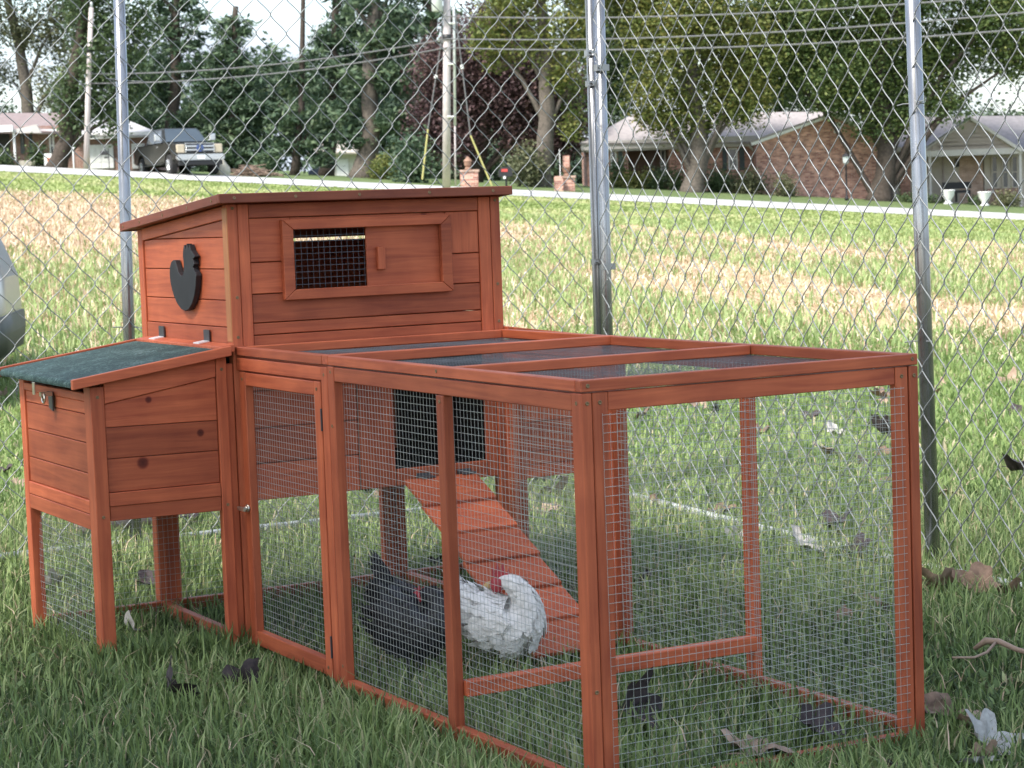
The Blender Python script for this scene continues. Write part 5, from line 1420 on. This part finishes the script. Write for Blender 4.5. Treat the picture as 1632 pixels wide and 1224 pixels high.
# ------------------------------------------------------------------ hens
def feather_mat(name, lo, hi, rough=0.65):
    m, n, l, b = new_mat(name)
    t = n.new('ShaderNodeTexCoord')
    v = n.new('ShaderNodeTexVoronoi'); v.inputs['Scale'].default_value = 95
    mp_ = n.new('ShaderNodeMapping'); mp_.inputs['Scale'].default_value = (0.6, 1, 1)
    l.new(t.outputs['Object'], mp_.inputs['Vector']); l.new(mp_.outputs[0], v.inputs['Vector'])
    r = ramp(n, [(0.0, hi), (0.6, tuple((a + c) / 2 for a, c in zip(lo, hi))), (1.0, lo)])
    l.new(v.outputs['Distance'], r.inputs['Fac']); l.new(r.outputs['Color'], b.inputs['Base Color'])
    b.inputs['Roughness'].default_value = rough
    u = n.new('ShaderNodeBump'); u.inputs['Strength'].default_value = 0.7; u.inputs['Distance'].default_value = 0.003; u.invert = True
    l.new(v.outputs['Distance'], u.inputs['Height']); l.new(u.outputs['Normal'], b.inputs['Normal'])
    return m
F_WHITE = feather_mat('white_feathers', (0.55, 0.53, 0.50), (0.80, 0.78, 0.75))
F_BLACK = feather_mat('black_feathers', (0.003, 0.0035, 0.006), (0.010, 0.011, 0.017), 0.45)
COMB = simple('red_comb', (0.36, 0.035, 0.045), 0.55, 0, 0.2, 60)
BEAK = simple('horn_beak', (0.50, 0.33, 0.14), 0.5, 0, 0.15, 60)
LEGW = simple('yellow_leg', (0.42, 0.30, 0.12), 0.6, 0, 0.2, 60)
LEGD = simple('slate_leg', (0.06, 0.06, 0.07), 0.6, 0, 0.2, 60)
def loft(path, n=16):
    """one closed body: path of (x, z, half width across, half height in plane)"""
    P = []
    for i in range(len(path) - 1):
        p0, p1, p2, p3 = (np.array(path[max(0, min(len(path) - 1, j))], float) for j in (i - 1, i, i + 1, i + 2))
        for k in range(4):
            t = k / 4
            P.append(0.5 * ((2 * p1) + (-p0 + p2) * t + (2 * p0 - 5 * p1 + 4 * p2 - p3) * t * t + (-p0 + 3 * p1 - 3 * p2 + p3) * t ** 3))
    P.append(np.array(path[-1], float))
    P = np.array(P)
    T = np.gradient(P[:, :2], axis=0); T /= np.linalg.norm(T, axis=1)[:, None]
    m = MB()
    for i in range(len(P)):
        nx, nz_ = -T[i, 1], T[i, 0]
        for k in range(n):
            a = 2 * math.pi * k / n
            w = P[i, 2] * math.cos(a); h = P[i, 3] * math.sin(a)
            m.v.append((P[i, 0] + nx * h, w, P[i, 1] + nz_ * h))
    for i in range(len(P) - 1):
        for k in range(n):
            a, b = i * n + k, i * n + (k + 1) % n
            m.f.append((a, b, b + n, a + n))
    m.f.append(tuple(range(n))[::-1]); m.f.append(tuple((len(P) - 1) * n + k for k in range(n)))
    return m, P, T
def hen(name, lab, loc, yaw, path, face, fdir, fm, leg_m, legs, tail, comb_h=0.016, hs=1.0):
    r = empty(name, loc, yaw, lab, 'hen', 'hens in the run')
    lm_, P, T = loft(path)
    b = lm_.build('body', fm, r, smooth=True)
    # contour feathers laid like shingles towards the tail
    fb = MB(); N_ = len(P)
    for q in range(620):
        i = random.randint(2, int(N_ * 0.86)); a = random.uniform(0, 6.2832)
        t_ = Vector((T[i, 0], 0, T[i, 1])); n1 = Vector((-T[i, 1], 0, T[i, 0])); y_ = Vector((0, 1, 0))
        p = Vector((P[i, 0], 0, P[i, 1])) + n1 * (P[i, 3] * math.sin(a)) + y_ * (P[i, 2] * math.cos(a))
        nn = (n1 * math.sin(a) / max(P[i, 3], .004) + y_ * math.cos(a) / max(P[i, 2], .004)).normalized()
        big = 0.6 + 0.6 * min(1, P[i, 3] / 0.05)
        ln = random.uniform(0.020, 0.034) * big; wd_ = random.uniform(0.006, 0.009) * big
        back = (-t_ + Vector((0, 0, -0.25)) + nn * random.uniform(0.10, 0.30)).normalized()
        s1 = back.cross(nn).normalized()
        p0 = p + nn * 0.0005
        fb.add([p0 - s1 * wd_ * .6, p0 + s1 * wd_ * .6, p0 + back * ln * .6 + s1 * wd_ + nn * .0006, p0 + back * ln * .9 + s1 * wd_ * .5, p0 + back * ln, p0 + back * ln * .9 - s1 * wd_ * .5, p0 + back * ln * .6 - s1 * wd_ + nn * .0006], [(0, 1, 2, 3, 4, 5, 6)])
    fb.build('feathers', fm, r, kind='stuff')
    md = b.modifiers.new('smooth', 'SUBSURF'); md.levels = 1; md.render_levels = 1
    # wing pads and tail feathers
    for s_ in (1, -1):
        wg = MB(); pts = [(-0.050, 0.105), (-0.02, 0.122), (0.02, 0.122), (0.045, 0.108), (0.03, 0.088), (-0.01, 0.078), (-0.045, 0.086)]
        y_ = path[len(path) // 2 - 1][2]
        wg.prism([(x + tail[2], z + tail[3]) for x, z in pts], s_ * (y_ - 0.006), s_ * (y_ + 0.005))
        wg.build('wing', fm, r, 0.004, seg=2)
    tf = MB()
    for k in range(9):
        a = (k - 4) * 0.17
        x0, z0 = tail[0], tail[1]
        tip = Vector((x0 - 0.035 * math.cos(a * 0.6), (k - 4) * 0.0045, z0 + 0.052 * math.cos(a) + 0.01 * (k % 2)))
        base = Vector((x0 + 0.02, (k - 4) * 0.003, z0 - 0.03))
        mid = base.lerp(tip, 0.6)
        tf.add([base + Vector((-0.006, 0, 0)), base + Vector((0.006, 0, 0)), mid + Vector((0.009, 0.001, 0)), tip, mid + Vector((-0.009, -0.001, 0))], [(0, 1, 2, 3, 4)])
    t_ = tf.build('tail', fm, r)
    sol = t_.modifiers.new('thick', 'SOLIDIFY'); sol.thickness = 0.002
    # face: fdir = +1 looks along +x, -1 along -x
    hx, hz_ = face; f = fdir
    MB().tube([(hx + f * 0.010, 0, hz_ - 0.001), (hx + f * 0.020 * hs, 0, hz_ - 0.004), (hx + f * 0.027 * hs, 0, hz_ - 0.008)], [0.0065 * hs, 0.0045 * hs, 0.001], 8).build('beak', BEAK, r, smooth=True)
    cp = [(-0.012, 0.008), (-0.013, 0.018), (-0.008, 0.012), (-0.004, 0.024), (0.0, 0.013), (0.004, 0.026), (0.007, 0.013), (0.011, 0.020), (0.012, 0.008)]
    MB().prism([(hx + f * x * hs, hz_ + z * comb_h / 0.016) for x, z in cp], -0.0022 * hs, 0.0022 * hs).build('comb', COMB, r, 0.001)
    for s_ in (1, -1):
        MB().lathe([(0.001, 0), (0.009 * hs, 0.0015), (0.010 * hs, 0.004), (0.004 * hs, 0.0075)], (hx + f * 0.004, (0.006 if s_ > 0 else -0.0135) * hs ** 0.5, hz_), 12, 'y').build('cheek', COMB, r, smooth=True)
        MB().tube([(hx + f * 0.010, s_ * 0.006, hz_ - 0.008), (hx + f * 0.011, s_ * 0.009, hz_ - 0.018 * hs), (hx + f * 0.011, s_ * 0.009, hz_ - 0.026 * hs)], [0.003, 0.006 * hs, 0.003], 8).build('wattle', COMB, r, smooth=True)
        MB().lathe([(0.0008, -0.0012), (0.0024, 0), (0.0008, 0.0012)], (hx + f * 0.006, s_ * 0.0125, hz_ + 0.002), 8, 'y').build('eye', M_BLACK, r)
    for (lx, ly) in legs:
        lg = MB()
        lg.tube([(lx - 0.004, ly, 0.062), (lx + 0.004, ly, 0.036), (lx - 0.002, ly, 0.004)], [0.009, 0.0042, 0.0036], 8)
        for a in (-0.5, 0.0, 0.5, math.pi):
            e = 0.030 if a != math.pi else 0.014
            lg.tube([(lx - 0.002, ly, 0.005), (lx - 0.002 + math.cos(a) * e, ly + math.sin(a) * e, -0.002)], [0.0032, 0.0014], 6)
        lg.build('leg', leg_m, r, smooth=True)
    return r
iyaw = -YAW        # local x to the right of the picture
hen('hen', 'white hen with red comb looking back over itself by the ramp foot', (0.330, 0.905, -0.022), iyaw - 0.35,
    [(-0.098, 0.170, 0.006, 0.010), (-0.078, 0.150, 0.022, 0.026), (-0.045, 0.126, 0.044, 0.044), (-0.005, 0.105, 0.054, 0.054), (0.030, 0.100, 0.052, 0.056), (0.052, 0.116, 0.040, 0.046), (0.054, 0.148, 0.027, 0.030), (0.040, 0.172, 0.020, 0.022), (0.020, 0.184, 0.018, 0.018), (0.002, 0.181, 0.012, 0.012)],
    (0.004, 0.181), -1, F_WHITE, LEGW, [(0.014, 0.016), (0.010, -0.020)], (-0.082, 0.168, -0.002, 0.002), 0.028, 1.5)
hen('hen', 'black hen with raised tail standing behind the middle post of the run', (0.175, 1.00, -0.022), iyaw - 0.5,
    [(-0.060, 0.185, 0.010, 0.012), (-0.052, 0.160, 0.030, 0.032), (-0.034, 0.132, 0.052, 0.056), (0.000, 0.112, 0.062, 0.066), (0.038, 0.108, 0.058, 0.062), (0.066, 0.122, 0.042, 0.044), (0.070, 0.146, 0.027, 0.028), (0.056, 0.163, 0.019, 0.020), (0.040, 0.166, 0.016, 0.016), (0.026, 0.160, 0.011, 0.010)],
    (0.030, 0.162), -1, F_BLACK, LEGD, [(0.010, 0.018), (0.004, -0.022)], (-0.050, 0.190, 0.004, 0.004), 0.014, 1.35)

# ------------------------------------------------------------------ fallen leaves
def leaf_mesh(name, lobes, curl, fold, seed):
    rs = random.Random(seed)
    m = MB(); n = 30
    out = []
    for k in range(n):
        a = 2 * math.pi * k / n
        if lobes:
            rr = 0.50 + 0.42 * abs(math.cos(a * lobes / 2)) ** 1.5 * (1.0 if math.cos(a) > -0.6 else 0.55) + rs.uniform(-.06, .06)
        else:
            rr = 0.62 + 0.36 * math.cos(a) ** 2 + rs.uniform(-.03, .03)
        out.append((a, rr))
    def P(a, r_):
        x, y = r_ * math.cos(a), r_ * math.sin(a) * (1.0 if lobes else 0.55)
        z = curl * (x * x + 0.6 * y * y) * 0.55 + fold * abs(y) * 0.9 + 0.10 * math.sin(5 * x + seed) * math.cos(4 * y + seed) + 0.05 * math.sin(13 * x + 2 * seed) + 0.05 * math.sin(11 * y)
        return (x, y, z)
    m.v.append(P(0, 0))
    for f in (0.35, 0.7, 1.0):
        for a, rr in out: m.v.append(P(a, rr * f))
    for k in range(n):
        m.f.append((0, 1 + k, 1 + (k + 1) % n))
        for j in range(2):
            a, b = 1 + j * n + k, 1 + j * n + (k + 1) % n
            m.f.append((a, a + n, b + n, b))
    p0 = Vector(P(math.pi, 0.5)); 
    m.tube([p0, p0 + Vector((-0.25, 0.03, 0.02)), p0 + Vector((-0.5, 0.1, 0.0))], [0.02, 0.015, 0.012], 5)
    me = bpy.data.meshes.new(name); me.from_pydata(m.v, [], m.f); me.update()
    for p in me.polygons: p.use_smooth = True
    return me
def dry(name, lo, hi):
    m, n, l, b = new_mat(name)
    t = n.new('ShaderNodeTexCoord'); z = n.new('ShaderNodeTexNoise'); z.inputs['Scale'].default_value = 3.5; z.inputs['Detail'].default_value = 7; z.inputs['Roughness'].default_value = 0.65
    l.new(t.outputs['Object'], z.inputs['Vector']); r = ramp(n, [(0.32, lo), (0.68, hi)]); l.new(z.outputs['Fac'], r.inputs['Fac']); l.new(r.outputs['Color'], b.inputs['Base Color'])
    b.inputs['Roughness'].default_value = 0.75
    return m
LM = {'brown': dry('dry_brown_leaf', (0.10, 0.06, 0.04), (0.24, 0.155, 0.105)), 'dark': dry('wet_dark_leaf', (0.018, 0.013, 0.016), (0.060, 0.042, 0.042)), 'pale': dry('pale_underside_leaf', (0.26, 0.235, 0.21), (0.46, 0.44, 0.40)),
      'tan': dry('tan_leaf', (0.20, 0.135, 0.095), (0.36, 0.26, 0.19)), 'grey': dry('grey_silvery_leaf', (0.22, 0.215, 0.20), (0.42, 0.42, 0.40))}
SH = [(5, 0.45, 0.25), (5, 0.75, 0.35), (3, 0.55, 0.5), (5, 0.9, 0.75), (0, 0.4, 0.3), (7, -0.45, 0.3)]
LEAFME = {}
def leaf(x, y, size, kind, shape, lab, rot=None, dz=0.012, grp='fallen leaves in the grass'):
    key = (kind, shape)
    if key not in LEAFME:
        LEAFME[key] = leaf_mesh('dead_leaf', *SH[shape], shape * 1.7 + len(kind)); LEAFME[key].materials.append(LM[kind])
    o = bpy.data.objects.new('dead_leaf', LEAFME[key]); COL.objects.link(o)
    v = Vector((x, y, 0)) - Vector((CAM.x, CAM.y, 0))
    o.location = (x, y, float(zt(v.dot(RH), v.dot(FH))) + dz * 0.75)
    o.scale = (size / 2.35,) * 3
    o.rotation_euler = rot or (random.uniform(-.6, .6), random.uniform(-.6, .6), random.uniform(0, 6.28))
    return tag(o, lab, 'leaf', grp)
leaf(-0.335, 1.00, 0.145, 'dark', 3, 'dark brown curled leaf standing up in the grass in front of the nest box', (0.9, 0.5, 1.2), 0.045)
leaf(-0.175, 1.03, 0.115, 'dark', 2, 'purplish dark curled leaf right of the dark brown one in the front grass', (1.1, -0.2, 2.6), 0.04)
leaf(1.566, 1.55, 0.17, 'pale', 0, 'big pale lobed leaf lying against the white bottom rail of the fence', (0.5, 0.2, 0.4), 0.05)
leaf(1.51, 0.95, 0.16, 'tan', 1, 'tan curled leaf at the foot of the right fence post', (0.4, 0.3, 2.0), 0.03)
leaf(1.57, 0.90, 0.15, 'brown', 2, 'brown crumpled leaf beside the tan one under the right fence', (0.3, -0.5, 0.5), 0.03)
leaf(0.745, 0.09, 0.155, 'brown', 4, 'broad brown leaf cupped against the right front corner of the run', (1.0, 0.25, 0.3), 0.04)
leaf(0.745, -0.02, 0.14, 'tan', 4, 'flat greyish tan leaf lying just in front of the right front corner post', (0.1, 0.1, 0.6), 0.028)
leaf(0.665, -0.15, 0.15, 'grey', 1, 'silvery white ragged leaf at the lower right', (0.5, -0.5, 1.0), 0.035)
leaf(0.56, -0.24, 0.10, 'grey', 0, 'small silvery leaf tip left of the ragged silvery leaf', (0.2, 0.2, 2.2), 0.025)
leaf(0.155, 0.545, 0.085, 'pale', 1, 'small pale curled leaf inside the run below the roost bar', None, 0.03)
leaf(0.300, 0.37, 0.165, 'dark', 3, 'large blackish leaf inside the run behind the front left post', (1.2, 0.2, 0.4), 0.055)
leaf(0.36, 0.06, 0.20, 'tan', 5, 'wide flat tan leaf inside the run just behind the front bottom rail', (0.1, 0.15, 0.3), 0.03)
leaf(0.49, 0.085, 0.13, 'dark', 1, 'dark crumpled leaf beside the wide tan leaf inside the run', None, 0.045)
leaf(-0.17, 1.72, 0.10, 'pale', 2, 'pale grey folded leaf under the left nest box', (0.8, 0.2, 1.5), 0.03)
leaf(-0.16, 2.35, 0.11, 'pale', 1, 'whitish leaf beside the back leg of the nest box', None, 0.04)
leaf(0.06, 2.25, 0.12, 'dark', 2, 'dark brown leaf lying behind the wire under the nest box', None, 0.03)
leaf(1.17, 3.35, 0.17, 'dark', 1, 'dark leaf clump beyond the wire behind the side door of the coop', None, 0.05)
leaf(0.51, 3.2, 0.19, 'dark', 2, 'blackish leaf clump by the fence rail seen under the house', None, 0.05)
leaf(1.72, 3.2, 0.20, 'tan', 1, 'pinkish tan leaf beyond the ramp near the fence corner', None, 0.04)
leaf(1.855, 1.78, 0.14, 'dark', 2, 'dark brown lump of leaf just outside the right fence run', None, 0.05)
leaf(1.63, 1.42, 0.15, 'dark', 1, 'dark dead leaf inside the right fence run near its post', None, 0.03)
leaf(1.25, 0.83, 0.13, 'brown', 0, 'brown leaf lying in the shade to the right of the run', None, 0.02)
leaf(3.40, 3.49, 0.24, 'dark', 1, 'dark curled leaf on the lawn outside, level with the right end post top', None, 0.06)
leaf(3.41, 3.80, 0.22, 'pale', 4, 'long pale leaf on the bright lawn outside the fence', None, 0.03)
leaf(2.83, 3.09, 0.18, 'tan', 0, 'pinkish leaf flat on the bright lawn behind the run', None, 0.03)
leaf(3.0, 2.314, 0.20, 'dark', 2, 'black leaf on the lawn at the right edge of view', None, 0.05)
for k in range(95):
    d_ = random.uniform(3.0, 11.0); a_ = random.uniform(-0.27, 0.27) * d_
    p = AD(a_, d_, 0)
    if -0.4 < p.x < 1.0 and -0.05 < p.y < 2.1 and random.random() < 0.75: continue
    if p.x < -0.1 and p.y < 1.4 and random.random() < 0.7: continue
    leaf(p.x, p.y, random.uniform(0.05, 0.10) * (1 + (d_ > 6) * 0.6), random.choice(['brown', 'tan', 'dark', 'tan', 'pale']), random.randrange(6), 'small dry leaf lying in the lawn among many alike', None, 0.02 + 0.015 * random.random(), 'small dry leaves scattered over the lawn')
# dry stalk at lower right, log by the fence
o = MB().tube([AD(*q) for q in ((0.865, 3.93, 0.035), (0.885, 3.92, 0.052), (0.905, 3.90, 0.054), (0.93, 3.865, 0.045), (0.965, 3.81, 0.041), (1.02, 3.73, 0.032), (1.07, 3.67, 0.03), (1.13, 3.60, 0.018))], [0.004, 0.007, 0.006, 0.005, 0.0055, 0.005, 0.005, 0.004], 7).tube([AD(0.90, 3.90, 0.053), AD(0.875, 3.87, 0.040), AD(0.845, 3.84, 0.038), AD(0.80, 3.82, 0.044)], [0.003, 0.003, 0.0025, 0.002], 5).build('dry_stalk', LM['tan'], smooth=True)
tag(o, 'pale dry stalk lying in the grass at lower right', 'stalk')
lp = [(0.14, 3.10, 0.05), (0.26, 3.12, 0.055), (0.42, 3.14, 0.05)]
o = MB().tube(lp, [0.030, 0.034, 0.026], 10).build('log', simple('pinkish_log', (0.36, 0.28, 0.27), 0.9, 0, 0.25, 20), smooth=True)
tag(o, 'short pale log lying along the fence behind the nest box', 'log')
